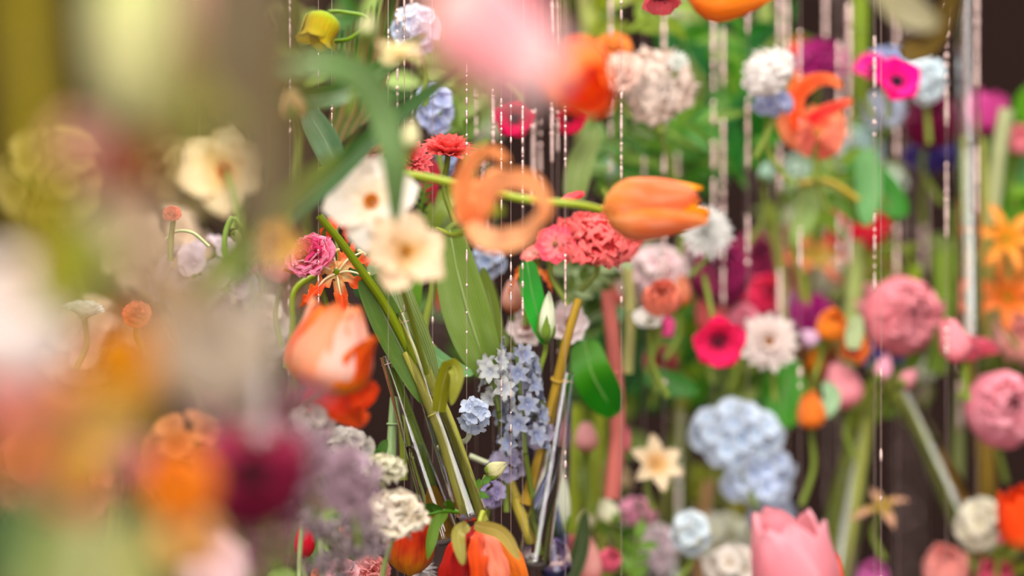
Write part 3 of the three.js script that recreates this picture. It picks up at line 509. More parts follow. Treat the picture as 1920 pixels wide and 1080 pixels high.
F.mum({ at: [1330, 432, 1.68], rad: 60, layers: 5, n: 20, w: .2, face: [.3, .25, .9], c: { a: '#e5e4da', b: '#f4f2ee' }, label: 'white chrysanthemum behind the orange tulip tip' });

// red chrysanthemums
F.mum({ at: [842, 268, 1.52], rad: 64, layers: 4, n: 16, w: .3, t0: 1.0, t1: 1.35, face: [.1, .95, .25], c: { a: '#d4283a', b: '#ec5a5a', e: '#f28a80' }, label: 'coral red chrysanthemum seen from the side, rightmost of three' });
F.mum({ at: [774, 294, 1.49], rad: 46, layers: 4, n: 14, w: .32, face: [.3, .4, .8], c: { a: '#c82036', b: '#e64c54', e: '#f09a98' }, label: 'coral red chrysanthemum in the middle of three' });
F.mum({ at: [700, 274, 1.53], rad: 44, layers: 4, n: 13, w: .32, face: [-.3, .7, .6], c: { a: '#d84a55', b: '#ea7a78', e: '#f6c4bc' }, label: 'pinkish red chrysanthemum behind the dark strap leaf' });
F.tulip({ at: [806, 340, 1.60], len: 90, rad: 20, face: [0, -1, .1], c: { a: '#8f1c2c', b: '#b83444' }, label: 'narrow crimson bud hanging below the red chrysanthemums', stem: 0 });
F.cluster({ name: 'delphinium', at: [815, 205, 1.60], rx: 22, ry: 40, fr: 24, n: 14, c: { a: '#a3aad2', b: '#ccd2ec' }, label: 'pale violet-blue florets above the red chrysanthemums' });
F.cluster({ name: 'delphinium', at: [780, 55, 1.58], rx: 34, ry: 38, fr: 26, n: 18, c: { a: '#b4bed8', b: '#e2e8f4' }, label: 'icy blue florets left of the pink tulip' });
F.cluster({ name: 'delphinium', at: [835, 300, 1.62], rx: 14, ry: 26, fr: 18, n: 9, c: { a: '#8a98c8', b: '#b0bcdc' }, label: 'small blue florets just below the side-on chrysanthemum' });
F.sprig({ pts: [[880, 330, 1.64], [862, 230, 1.64], [850, 130, 1.64]], n: 9, L: 80, W: 32, hex: '#8ea85a', hexes: ['#8ea85a', '#a9be78', '#6f8f45'], label: 'pale green leafy sprig above the red chrysanthemums' });

// ================================================================ white narcissi and leaves, left of the middle
const NAR = { a: '#f0e2c8', b: '#f2eae0', k: '#e8d4b4', ks: .4 };
F.narcissus({ at: [697, 378, 1.36], rad: 100, face: [-.05, .15, 1], c: NAR, cup: '#d9861f', label: 'white narcissus with orange eye facing forward', stem: [[720, 440, 1.39], [760, 560, 1.43], [800, 700, 1.47]], stemHex: '#7c8a3c' });
F.narcissus({ at: [760, 472, 1.31], rad: 92, face: [.35, .35, .85], c: { a: '#e0b884', b: '#f0d8bc', k: '#e6c498' }, cup: '#c89848', label: 'cream peach narcissus below and right of the white one', stem: [[740, 420, 1.39], [742, 340, 1.42], [735, 250, 1.42], [690, 150, 1.42]], stemHex: '#4f6a40', sr: 6 });
F.narcissus({ at: [418, 322, 1.29], rad: 92, face: [-.2, .05, 1], c: { a: '#e4c486', b: '#efdcb8', k: '#d8b06a', ks: .4 }, cup: '#c8741c', label: 'cream narcissus with orange eye left of the brown leaf', stem: [[440, 400, 1.22], [470, 560, 1.25], [480, 760, 1.3]] });
F.narcissus({ at: [520, 462, 1.14], rad: 62, face: [.15, .25, .95], c: { a: '#bd8a34', b: '#d2a45c', k: '#a87828', ks: .4 }, cup: '#b8781e', label: 'ochre brown narcissus above the small pink blossoms', stemHex: '#8c8030' });
F.narcissus({ at: [748, 100, 1.27], rad: 54, face: [.2, .9, .35], c: { a: '#cfb06a', b: '#e8d4a6' }, cup: '#d9a850', label: 'small cream narcissus side-on near the top', stem: [[720, 140, 1.27], [690, 170, 1.26], [600, 130, 1.26]], stemHex: '#55703a' });
F.bud({ at: [555, 197, 1.26], len: 62, rad: 24, face: [-.2, 1, .1], c: { a: '#d8b06c', b: '#e6c892' }, label: 'round cream bud above the teal spear leaf', stemLen: 160 });
F.bud({ at: [769, 256, 1.29], len: 62, rad: 18, face: [.1, .9, .1], c: { a: '#c9c79a', b: '#e6deb4' }, cal: '#8a9a58', label: 'oval cream bud right of the dark strap leaf', stem: [[760, 310, 1.29], [750, 370, 1.29]] });
F.bud({ at: [690, 50, 1.29], len: 50, rad: 18, face: [.3, .9, .2], c: { a: '#a8ac78', b: '#c8c49a' }, label: 'greenish bud at the top left of the small cream narcissus', stemLen: 120 });
F.leaf({ pts: [[430, 520, 1.30], [520, 425, 1.32], [620, 333, 1.335], [720, 237, 1.35], [860, 130, 1.37]], w: 44, hex: '#2c5212', label: 'long dark green strap leaf crossing diagonally', o: { base: .8, p: .6, turn: .2, mid: '#4d7a2a' } });
F.leaf({ pts: [[340, 590, 1.12], [440, 480, 1.15], [540, 375, 1.18], [640, 285, 1.20]], w: 60, hex: '#5a661a', label: 'wide blurred olive leaf under the dark strap leaf', o: { base: .8, turn: .3 } });
F.leaf({ pts: [[520, 132, 1.24], [600, 118, 1.24], [670, 140, 1.25], [715, 210, 1.26], [738, 300, 1.265], [742, 420, 1.28]], w: 56, hex: '#6f8a5a', label: 'curved grey-green leaf arching over the white narcissus', o: { base: .6, p: .8, mid: '#8aa070' } });
F.leaf({ pts: [[470, 175, 1.32], [560, 185, 1.34], [660, 165, 1.38], [800, 60, 1.42]], w: 46, hex: '#3f5f22', label: 'dark blurred leaf behind the curved grey-green leaf' });
F.leaf({ pts: [[640, 330, 1.45], [610, 265, 1.45], [566, 188, 1.45]], w: 54, hex: '#5f7d5c', label: 'teal green spear leaf behind the long strap leaf', o: { mid: '#88a488', fold: .5 } });
F.tulip({ name: 'fritillary', at: [602, 52, 1.45], len: 66, rad: 36, tip: .85, face: [-.35, -.9, .15], flare: .5, c: { a: '#8fae2e', b: '#c7ab32', k: '#a6b440', ks: .5 }, label: 'drooping yellow-green fritillary at the top', stem: [[640, 22, 1.46], [690, 35, 1.46], [660, 70, 1.46], [625, 78, 1.47]], stemHex: '#6c8a2e', sr: 3.5 });
for (let i = 0; i < 12; i++) F.leaf({ name: 'grass_blade', pts: [[600 + i * 7, 300 - i * 6, 1.60], [625 + i * 7, 205, 1.60], [632 + i * 11, 60 - i * 9, 1.58]], w: 9, hex: ['#7c6a3e', '#4c6a2c', '#8f7a50'][i % 3], group: 'dry grass blades behind the teal leaf', label: `${['leftmost', 'second', 'third', 'fourth', 'fifth', 'sixth', 'seventh', 'eighth', 'ninth', 'tenth', 'eleventh', 'twelfth'][i]} thin grass blade from the left, behind the teal spear leaf` });
F.stalk({ pts: [[430, 520, 1.45], [420, 470, 1.45], [424, 430, 1.45], [436, 408, 1.45], [452, 425, 1.45]], w: 10, hex: '#8aa858', label: 'hooked green stem under the cream narcissus' });
F.bud({ at: [444, 445, 1.46], len: 32, rad: 10, face: [.4, -.8, .2], c: { a: '#c8c48a', b: '#e0d8a8' }, label: 'tiny cream bud beside the hooked stem', stemLen: 40 });
F.stalk({ pts: [[310, 450, 1.48], [330, 434, 1.48], [360, 436, 1.48], [392, 462, 1.48]], w: 6, hex: '#b4bc8e', label: 'thin pale tendril arching left of the hooked stem' });
F.stalk({ pts: [[535, 690, 1.55], [548, 620, 1.55], [552, 545, 1.55], [600, 510, 1.56]], w: 12, hex: '#84922f', label: 'bent green stem under the hot pink rose' });
F.leaf({ pts: [[690, 560, 1.54], [685, 500, 1.54], [660, 440, 1.54]], w: 60, hex: '#3f6a3a', label: 'dark green leaf behind the slanting stem' });
F.leaf({ pts: [[800, 430, 1.60], [830, 380, 1.60], [880, 350, 1.62]], w: 42, hex: '#7f8f3c', label: 'olive leaf left of the ring-like orange flower' });
F.fern({ pts: [[780, 430, 1.58], [790, 390, 1.58], [800, 330, 1.58]], n: 14, L: 30, W: 8, hex: '#5f7a34', label: 'fine curled green fern under the crimson bud' });

// ================================================================ orange parrot tulip and bottom-left blooms
F.tulip({ name: 'parrot_tulip', at: [622, 655, 1.37], len: 172, rad: 86, tip: .42, face: [.22, .95, .16], ruf: .17, more: 2, spin: -2.84, c: [{ a: '#eaa03c', b: '#f0602e', e: '#f28a48' }, { a: '#f0a878', b: '#fad8cc', e: '#f29a64' }, { a: '#eaa040', b: '#f26a38', k: '#fbd8c8', ks: .5 }], c2: { a: '#f2a070', b: '#f6b090', e: '#f0803c' }, label: 'orange parrot tulip flushed pale pink left of the vials', stem: [[555, 780, 1.39], [540, 900, 1.42], [540, 1000, 1.45]] });
F.ribbons({ name: 'parrot_tulip', at: [600, 745, 1.39], hexes: ['#ea4a28', '#ee5a30'], mid: '#f07a4c', label: 'red-orange curled petals just below the parrot tulip', stem: 0, petals: [
  [50, [[575, 735, 1.40], [625, 750, 1.39], [665, 752, 1.38], [690, 735, 1.38], [680, 722, 1.37]]],
  [48, [[580, 745, 1.40], [630, 765, 1.39], [665, 780, 1.38], [690, 788, 1.37]]],
  [40, [[570, 740, 1.41], [610, 770, 1.40], [640, 770, 1.40]]]] });
F.tulip({ at: [771, 1012, 1.49], len: 140, rad: 46, tip: .5, face: [.05, 1, .1], c: { a: '#cc8a2c', b: '#d9492e', k: '#b8202e', ks: .6, k0: .15 }, label: 'red and amber tulip standing at the bottom by the left vial', stemLen: 200 });
F.ribbons({ name: 'parrot_tulip', at: [898, 990, 1.47], hexes: ['#c8301c', '#9c0c18', '#d85428', '#ae141c'], mid: '#8c0814', vary: .9, fold: -.4, p: 1.1, label: 'flame coloured parrot tulip hanging at the bottom under the vials', stem: [[900, 975, 1.475], [905, 960, 1.48]], stemHex: '#9aa042', petals: [
  [38, [[895, 992, 1.48], [862, 1020, 1.47], [838, 1070, 1.46], [825, 1130, 1.46]]], [40, [[896, 992, 1.47], [872, 1030, 1.45], [862, 1090, 1.44], [868, 1140, 1.45]]], [40, [[898, 992, 1.47], [900, 1040, 1.44], [905, 1140, 1.44]]],
  [40, [[900, 992, 1.47], [925, 1030, 1.45], [940, 1090, 1.44], [935, 1140, 1.45]], '#f08a70'], [36, [[902, 992, 1.48], [945, 1020, 1.47], [972, 1070, 1.46], [985, 1130, 1.46]], '#e27a3c'], [40, [[898, 995, 1.50], [885, 1050, 1.51], [880, 1140, 1.51]]], [40, [[900, 995, 1.50], [920, 1050, 1.51], [930, 1140, 1.51]]]] });
F.leaf({ name: 'tulip_sepal', pts: [[878, 985, 1.45], [860, 1000, 1.44], [868, 1060, 1.43]], w: 26, hex: '#9c8f48', label: 'yellow-green strap over the flame coloured tulip, inner one' });
F.leaf({ name: 'tulip_sepal', pts: [[890, 985, 1.45], [940, 1000, 1.44], [975, 1050, 1.43]], w: 26, hex: '#ac9450', label: 'yellow-green strap over the flame coloured tulip, outer one' });
F.ruffle({ name: 'stock_flower', at: [738, 948, 1.42], rad: 74, face: [.05, .9, .4], layers: 5, wide: .8, spread: 1.6, ruf: .18, fringe: .12, c: { a: '#dcb878', b: '#f2e4cc', e: '#f8f0e2' }, label: 'creamy ruffled stock flower in front of the amber tulip', stemHex: '#a9b878', stemLen: 220 });
F.ruffle({ name: 'stock_flower', at: [722, 868, 1.43], rad: 46, face: [.2, .9, .35], layers: 4, wide: .8, ruf: .18, fringe: .12, c: { a: '#d4cc84', b: '#f2eed6' }, label: 'creamy yellow stock flower at the mint stem foot', stemHex: '#a9b878' });
F.cluster({ name: 'stock_flower', at: [650, 838, 1.44], rx: 36, ry: 28, fr: 24, n: 16, pet: 5, W: 1, c: { a: '#c3bdbc', b: '#e2dcd4' }, label: 'greyish white stock blossoms below the curled orange petals' });
F.cluster({ name: 'stock_flower', at: [580, 800, 1.38], rx: 40, ry: 34, fr: 22, n: 16, pet: 5, W: .9, c: { a: '#bfb0aa', b: '#d6cac0' }, label: 'dusty grey blossoms left under the curled orange petals' });
F.sprig({ pts: [[690, 920, 1.46], [700, 890, 1.46], [712, 850, 1.46]], n: 7, L: 44, W: 20, hex: '#4f7a30', label: 'small dark green sprig between the creamy stock blossoms' });
F.ruffle({ name: 'sweet_william', at: [640, 1062, 1.50], rad: 40, face: [0, .8, .5], layers: 3, c: { a: '#ee8a9a', b: '#f6c0c4' }, label: 'small pink fringed flower at the bottom left of the amber tulip' });
F.ruffle({ name: 'sweet_william', at: [700, 1060, 1.51], rad: 42, face: [.2, .7, .6], layers: 3, c: { a: '#ec7a80', b: '#f4a8a4' }, label: 'salmon fringed flower touching the amber tulip base' });
F.mum({ name: 'daisy', at: [790, 1062, 1.53], rad: 40, layers: 2, n: 20, w: .14, face: [.4, .6, .6], c: { a: '#f2e0e0', b: '#faf4f2' }, label: 'white daisy with thin petals behind the amber tulip' });
F.ruffle({ name: 'sweet_william', at: [690, 975, 1.52], rad: 36, face: [0, .7, .6], layers: 3, c: { a: '#f0e6dc', b: '#faf6f0' }, label: 'white fringed flower behind the creamy stock blossoms' });
F.ruffle({ name: 'sweet_william', at: [660, 985, 1.53], rad: 30, face: [0, .8, .5], layers: 3, c: { a: '#e8764e', b: '#f0a280' }, label: 'orange pink fringed flower left of the white fringed one' });
F.tulip({ at: [572, 1010, 1.52], len: 80, rad: 20, face: [.1, 1, .1], c: { a: '#b3161f', b: '#d32a3a' }, label: 'narrow crimson bud at the bottom left', stemHex: '#a9b878' });
F.ruffle({ name: 'sweet_william', at: [610, 1070, 1.53], rad: 34, face: [0, .8, .5], layers: 3, c: { a: '#e06a34', b: '#ee945a' }, label: 'orange fringed flower at the bottom edge' });
F.stalk({ pts: [[560, 1100, 1.44], [562, 1040, 1.44], [568, 975, 1.44]], w: 9, hex: '#b5c690', label: 'pale thin stem in front of the narrow crimson bud' });
F.stalk({ pts: [[605, 1100, 1.45], [603, 1050, 1.45], [600, 1000, 1.45]], w: 11, hex: '#b9c29c', label: 'pale thin stem right of the narrow crimson bud' });
const MAUVE = (hexA, hexB) => ({ a: hexA, b: hexB });
F.plume({ at: [600, 905, 1.28], rad: 130, n: 20, c: MAUVE('#b493a0', '#c9aab4'), label: 'mauve smoky plume right of the burgundy flower' });
F.plume({ at: [480, 790, 1.12], rad: 140, n: 20, c: MAUVE('#a56a78', '#b98490'), label: 'rosy smoky plume above the burgundy flower' });
F.plume({ at: [470, 1000, 1.25], rad: 120, n: 18, c: MAUVE('#84505e', '#9a6874'), label: 'dark mauve plume below the burgundy flower' });
F.plume({ at: [640, 1010, 1.36], rad: 100, n: 16, c: MAUVE('#a08c90', '#c2aeb0'), label: 'greyish plume above the small bottom flowers' });
F.cluster({ name: 'lilac', at: [650, 880, 1.30], rx: 60, ry: 26, fr: 20, n: 16, c: { a: '#b08aa4', b: '#cbb2bf' }, label: 'soft lilac blossoms between the plume and creamy stock' });
F.rose({ name: 'ranunculus', at: [474, 888, 1.04], rad: 104, face: [.05, .12, 1], layers: 6, dense: 6, open: .25, flare: 0, ruf: .02, c: { a: '#6c0028', b: '#7c0034' }, c2: { a: '#3c0010', b: '#4c0018' }, label: 'deep burgundy ball flower, blurred, lower left', stemLen: 300 });
F.rose({ name: 'peony', at: [400, 1070, 1.15], rad: 72, face: [0, .8, .6], c: { a: '#e6a4a8', b: '#f2d4d4' }, label: 'pale pink peony at the bottom beside the orange blur' });
F.mum({ name: 'paper_daisy', at: [160, 580, 1.46], rad: 50, layers: 6, n: 10, w: .55, t0: .7, t1: 1.0, face: [.1, .95, .2], c: { a: '#e2dcd8', b: '#f2eeea' }, label: 'small white layered flower seen between the blurred blossoms' });
F.ruffle({ at: [255, 585, 1.46], rad: 32, face: [0, .5, .8], layers: 3, c: { a: '#c8503a', b: '#dd7a5c' }, label: 'small brick red flower seen between the blurred blossoms' });
F.ruffle({ at: [322, 398, 1.46], rad: 20, face: [0, .5, .8], layers: 3, c: { a: '#d8604a', b: '#ea8a70' }, label: 'tiny coral flower left of the hooked stem' });
F.cluster({ name: 'phlox', at: [390, 520, 1.62], rx: 90, ry: 60, fr: 34, n: 26, c: { a: '#a8949c', b: '#c6b4b8' }, label: 'mauve grey phlox head behind the hooked stem' });
F.cluster({ name: 'phlox', at: [480, 620, 1.66], rx: 60, ry: 60, fr: 30, n: 22, c: { a: '#a89c96', b: '#c4bab0' }, label: 'greige phlox head left of the parrot tulip' });

// ================================================================ near, strongly blurred blossoms on the left
F.stalk({ pts: [[90, 560, .74], [70, 300, .74], [50, 100, .74], [40, -160, .74]], w: 90, w1: 80, hex: '#7e7026', name: 'thick_stem', label: 'thick olive stem, blurred, at the left edge' });
F.tulip({ at: [255, 70, .76], len: 330, rad: 88, tip: .6, face: [.02, -1, .1], c: { a: '#9fa66a', b: '#bdb888' }, label: 'pale green-cream tulip hanging upside down, blurred, top left', stem: [[250, -150, .76], [250, -260, .76]] });
F.leaf({ pts: [[505, 470, .76], [490, 250, .76], [470, 60, .76], [450, -140, .76]], w: 190, hex: '#4c390c', label: 'brown olive leaf, blurred, hanging from the top', o: { p: 1.6, q: .5, base: .4 } });
F.leaf({ pts: [[420, 240, .74], [390, 205, .74], [350, 190, .74]], w: 46, hex: '#8a8a18', label: 'small yellow-green blurred leaf left of the brown leaf' });
F.leaf({ pts: [[180, 420, .78], [130, 500, .78], [110, 600, .78]], w: 130, hex: '#7c8630', label: 'green blurred leaf above the big blush peony' });
F.leaf({ pts: [[330, 60, .72], [340, 180, .72], [330, 330, .72]], w: 80, hex: '#665c1c', label: 'olive blurred leaf right of the pale hanging tulip' });
F.leaf({ pts: [[380, -60, .85], [390, 60, .85], [395, 170, .85]], w: 90, hex: '#b08070', label: 'pinkish brown blurred leaf left of the brown leaf' });
const FG = (x, y, d, rad, a, b, name, label, o = {}) => F.rose({ name, at: [x, y, d], rad, face: [rr(-.3, .3), .5, .85], layers: 3, open: .25, c: { a, b }, label, stemHex: '#7d7a30', stemLen: 120, ...o });
FG(150, 275, .80, 60, '#cf8f86', '#e0aaa0', 'rose', 'dusty pink blurred rose, upper left');
FG(245, 310, .80, 62, '#8a4326', '#a55a38', 'rose', 'rust brown blurred rose beside the dusty pink one');
FG(245, 440, .80, 96, '#d8b48c', '#e6ceb0', 'peony', 'cream peach blurred peony, middle left');
FG(35, 590, .80, 130, '#f4dcd4', '#fcf0ea', 'peony', 'big blush white blurred peony at the left edge');
FG(25, 730, .80, 76, '#dd7468', '#ec9a8c', 'rose', 'coral pink blurred rose under the big blush peony');
FG(410, 650, .80, 120, '#b6a18c', '#cdbba6', 'peony', 'greige blurred peony above the burgundy flower');
FG(330, 560, .80, 70, '#b4926c', '#cbb08e', 'rose', 'tan blurred rose between cream and greige peonies');
FG(220, 668, .80, 74, '#e09600', '#f0ac10', 'marigold', 'golden yellow blurred marigold');
FG(205, 768, .82, 78, '#ecb854', '#f6d080', 'rose', 'pale yellow blurred rose below the golden marigold');
FG(105, 775, .86, 78, '#e29a58', '#f0b47c', 'rose', 'peach blurred rose left of the pale yellow one');
FG(40, 850, .92, 70, '#d66a3c', '#e8885c', 'rose', 'coral orange blurred rose at the left edge');
FG(150, 865, .92, 60, '#d9a048', '#e6b868', 'rose', 'straw yellow blurred rose below the peach one');
FG(235, 862, .92, 46, '#b86c78', '#cf8e96', 'rose', 'mauve pink blurred rose beside the orange one');
FG(140, 945, .92, 56, '#a03828', '#bc5440', 'rose', 'brick red blurred rose, lower left');
FG(70, 905, .92, 50, '#b86a58', '#cf8a76', 'rose', 'dusky salmon blurred rose, lower left');
FG(335, 905, .92, 74, '#de7414', '#ee8f34', 'marigold', 'bright orange blurred marigold left of the burgundy flower');
FG(350, 1010, .92, 62, '#d09048', '#e2ac6c', 'rose', 'tan orange blurred rose below the orange marigold');
FG(300, 705, .94, 56, '#a8803c', '#b89052', 'rose', 'ochre blurred rose between marigold and greige peony');
F.leaf({ pts: [[60, 1160, .76], [80, 1060, .76], [110, 950, .76]], w: 130, hex: '#80844e', label: 'light green blurred leaf at the bottom left corner' });
F.leaf({ pts: [[150, 1180, .78], [160, 1080, .78], [180, 960, .78]], w: 130, hex: '#a6a27c', label: 'pale mint blurred leaf at the bottom left' });
F.leaf({ pts: [[240, 1180, .77], [250, 1080, .77], [235, 950, .77]], w: 120, hex: '#8c8852', label: 'yellowish blurred leaf at the bottom beside the mint one' });
F.leaf({ pts: [[0, 1120, .70], [10, 1000, .70], [40, 880, .70]], w: 110, hex: '#2f4a14', label: 'dark green blurred leaf in the bottom left corner' });

// pink tulip and poppy near the top
F.tulip({ at: [930, 72, .85], len: 300, rad: 112, tip: .62, face: [.75, -.62, .25], c: { a: '#dea096', b: '#d48288', e: '#f2dcd8', es: 1 }, label: 'large pink tulip, blurred, hanging in from the top', stem: [[780, -60, .88], [700, -150, .86]] });
F.tulip({ name: 'poppy', at: [1084, 148, 1.22], len: 124, rad: 74, tip: .85, face: [.3, -.45, .85], c: { a: '#e02a18', b: '#f0602c', e: '#f58a3c' }, label: 'orange red poppy below the tip of the pink tulip', stem: [[1060, 40, 1.16], [1050, -100, 1.15]] });
F.anemone({ at: [965, 222, 1.62], rad: 46, face: [-.1, -.2, 1], c: { a: '#b80a44', b: '#d8185c' }, label: 'crimson pink anemone under the pink tulip' });
F.anemone({ at: [1068, 222, 1.64], rad: 38, face: [.3, -.4, .9], c: { a: '#b01038', b: '#c92048' }, label: 'crimson flower under the orange poppy' });

// ================================================================ upper right
F.tulip({ at: [1372, -18, 1.40], len: 172, rad: 56, face: [.95, .12, .2], tip: .4, c: { a: '#ec7c2c', b: '#f08a34', k: '#f4a860' }, label: 'orange tulip cut off by the top edge', stem: [[1240, -60, 1.42], [1150, -150, 1.45]] });
F.anemone({ name: 'nerine', at: [1240, -4, 1.55], rad: 46, face: [0, -.8, .5], c: { a: '#e04258', b: '#f07a84' }, label: 'coral pink flower at the top edge' });
F.ruffle({ at: [1228, 150, 1.68], rad: 94, face: [0, .45, .9], layers: 6, n0: 7, n1: 9, wide: .5, ruf: .2, fringe: .25, c: { a: '#d0a088', b: '#ecd4c4', e: '#f4e6dc' }, label: 'big peach cream carnation, upper middle', stemLen: 400 });
F.ruffle({ at: [1160, 130, 1.66], rad: 50, face: [-.3, .5, .8], layers: 4, c: { a: '#e8a48c', b: '#f4d6c8' }, label: 'pale peach carnation next to the orange poppy' });
F.ruffle({ name: 'marigold', at: [1150, 78, 1.70], rad: 42, face: [0, .8, .5], layers: 4, c: { a: '#ec8030', b: '#f4a05c' }, label: 'soft orange flower above the pale peach carnation' });
F.mum({ name: 'aster', at: [1272, 112, 1.66], rad: 24, layers: 2, n: 12, w: .3, face: [0, .4, .9], c: { a: '#e8ece0', b: '#f6f8f0' }, label: 'little white aster on the peach carnation' });
F.ruffle({ at: [1435, 128, 1.66], rad: 62, face: [-.5, .5, .7], layers: 6, n0: 6, n1: 8, wide: .55, ruf: .2, fringe: .22, c: { a: '#e6d6cc', b: '#f6efea' }, label: 'white carnation left of the red and orange lily', stemLen: 140 });
F.cluster({ name: 'delphinium', at: [1448, 195, 1.68], rx: 34, ry: 16, fr: 20, n: 12, c: { a: '#9aa0cc', b: '#b9bedc' }, label: 'lavender florets at the foot of the white carnation' });
F.ruffle({ at: [1543, 105, 1.78], rad: 62, face: [0, .6, .7], layers: 5, n1: 8, wide: .6, c: { a: '#8a1258', b: '#a82874' }, label: 'purple magenta carnation above the red and orange lily' });
F.tulip({ at: [1497, 115, 1.88], len: 84, rad: 24, face: [0, 1, .1], c: { a: '#d82a34', b: '#ee4a50' }, label: 'narrow red tulip left of the purple carnation' });
F.ribbons({ name: 'lily', at: [1530, 250, 1.70], hexes: ['#ee5a38', '#f0704a'], edge: '#f2a070', mid: '#f08a68', label: 'red and orange curled lily, upper right', petals: [
  [34, [[1510, 265, 1.72], [1490, 225, 1.70], [1496, 180, 1.69], [1525, 152, 1.68], [1560, 150, 1.67], [1580, 165, 1.67]]],
  [30, [[1515, 250, 1.72], [1525, 225, 1.69], [1555, 205, 1.68], [1600, 188, 1.67]], '#ea3040'],
  [30, [[1520, 280, 1.72], [1490, 265, 1.71], [1470, 235, 1.70], [1462, 205, 1.69]], '#e8906c'],
  [44, [[1530, 285, 1.71], [1512, 260, 1.69], [1510, 225, 1.68]], '#f28a7c'],
  [44, [[1540, 285, 1.71], [1562, 260, 1.69], [1578, 215, 1.68]], '#f0907c'],
  [30, [[1500, 270, 1.72], [1488, 180, 1.72], [1500, 130, 1.72]], '#ee6a3c']], core: 8 });
F.tulip({ name: 'alstroemeria', at: [1535, 255, 1.72], len: 90, rad: 46, tip: .9, face: [0, .9, .4], flare: .3, c: { a: '#e87a6a', b: '#f08a80', e: '#f2b070' }, label: 'salmon pink cup under the red and orange lily' });
F.anemone({ at: [1682, 152, 1.70], rad: 56, face: [.15, .35, .9], c: { a: '#d80a70', b: '#ee1f90' }, label: 'magenta anemone with dark eye' });
F.anemone({ at: [1635, 128, 1.76], rad: 40, face: [-.2, .6, .7], c: { a: '#c81470', b: '#e83a96' }, label: 'magenta anemone behind the dark-eyed one' });
F.cluster({ name: 'delphinium', at: [1735, 150, 1.76], rx: 26, ry: 36, fr: 26, n: 14, c: { a: '#c2d2dc', b: '#e4eef2' }, label: 'icy white florets right of the magenta anemone' });
F.cluster({ name: 'delphinium', at: [1665, 112, 1.78], rx: 34, ry: 12, fr: 20, n: 10, c: { a: '#8a98d0', b: '#b4c0e4' }, label: 'light blue florets topping the magenta anemone' });
F.cluster({ name: 'hydrangea', at: [1655, 208, 1.80], rx: 44, ry: 26, fr: 22, n: 18, c: { a: '#a9b4cc', b: '#c6cede' }, label: 'grey-blue hydrangea below the magenta anemone' });
F.cluster({ name: 'hydrangea', at: [1600, 285, 1.84], rx: 50, ry: 30, fr: 24, n: 18, c: { a: '#a4c0c0', b: '#bfd6d4' }, label: 'mint blue hydrangea beneath the lily' });
F.rose({ name: 'ranunculus', at: [1745, 232, 1.82], rad: 52, face: [0, .6, .7], c: { a: '#5c0a34', b: '#781440' }, label: 'dark plum ranunculus left of the upright glass tube' });
F.cluster({ name: 'hydrangea', at: [1748, 290, 1.86], rx: 44, ry: 24, fr: 20, n: 16, c: { a: '#2c1c60', b: '#40307c' }, label: 'dark violet blue flower under the plum ranunculus' });
F.tulip({ at: [1852, 212, 1.82], len: 84, rad: 46, tip: .7, face: [.2, .9, .3], c: { a: '#a02a6a', b: '#c24a8a' }, label: 'mauve tulip right of the upright glass tube' });
F.stalk({ pts: [[1860, 420, 1.80], [1872, 300, 1.80], [1888, 205, 1.80]], w: 30, hex: '#b4b890', label: 'pale green stem beside the mauve tulip' });
F.rose({ at: [1915, 265, 1.82], rad: 28, face: [0, .6, .7], layers: 3, c: { a: '#e26c7c', b: '#f096a0' }, label: 'small pink rose at the right edge' });
F.leaf({ pts: [[1690, 100, 1.30], [1740, 80, 1.28], [1800, -40, 1.25]], w: 44, hex: '#8f7440', label: 'tan blurred leaf slanting above the icy florets' });
F.leaf({ pts: [[1640, -60, 1.2], [1690, 10, 1.2], [1760, 50, 1.2]], w: 70, hex: '#8f8468', label: 'greyish blurred leaf at the top right' });
F.stalk({ pts: [[1612, 230, 1.80], [1612, 110, 1.80], [1616, -60, 1.80]], w: 34, hex: '#7f9440', label: 'upright green stem left of the magenta anemones' });
F.sprig({ pts: [[1860, 420, 1.84], [1890, 330, 1.84], [1918, 230, 1.84]], n: 10, L: 110, W: 52, hex: '#5f9a20', hexes: ['#5f9a20', '#3f7a18', '#7fae38'], label: 'bright green leafy sprig at the right edge' });
// greenery band upper right
const G1 = ['#2f7a2c', '#4f8f30', '#236b2a', '#78a548'];
F.sprig({ pts: [[1330, 380, 1.92], [1300, 230, 1.92], [1310, 40, 1.92]], n: 34, L: 105, W: 24, hex: '#3f8432', hexes: G1, label: 'leafy green branch right of the peach carnation' });
F.sprig({ pts: [[1390, 330, 1.80], [1350, 240, 1.80], [1400, 150, 1.80], [1390, 60, 1.80]], n: 34, L: 100, W: 22, hex: '#2f7a2c', hexes: G1, label: 'leafy green branch left of the white carnation' });
F.sprig({ pts: [[1440, 300, 1.82], [1420, 250, 1.82], [1400, 220, 1.82]], n: 18, L: 80, W: 22, hex: '#3f9a1c', hexes: ['#3f9a1c', '#2f7f20'], label: 'vivid green leaves under the white carnation' });
F.fern({ pts: [[1120, 360, 1.76], [1180, 270, 1.76], [1330, 225, 1.76]], n: 30, L: 90, W: 20, hex: '#6f9f38', hexes: ['#6f9f38', '#4a8a34', '#8fb058'], label: 'feathery green frond below the peach carnation' });
F.fern({ pts: [[1080, 330, 1.70], [1110, 280, 1.70], [1190, 230, 1.70]], n: 22, L: 70, W: 18, hex: '#7f9f58', hexes: ['#7f9f58', '#5f8f48', '#9ab878'], label: 'pale green frond beneath the orange poppy' });
F.fern({ pts: [[1240, 330, 1.82], [1260, 290, 1.82], [1400, 270, 1.82]], n: 22, L: 80, W: 18, hex: '#4f8a2c', hexes: ['#4f8a2c', '#6f9f48'], label: 'green frond above the orange tulip tip' });
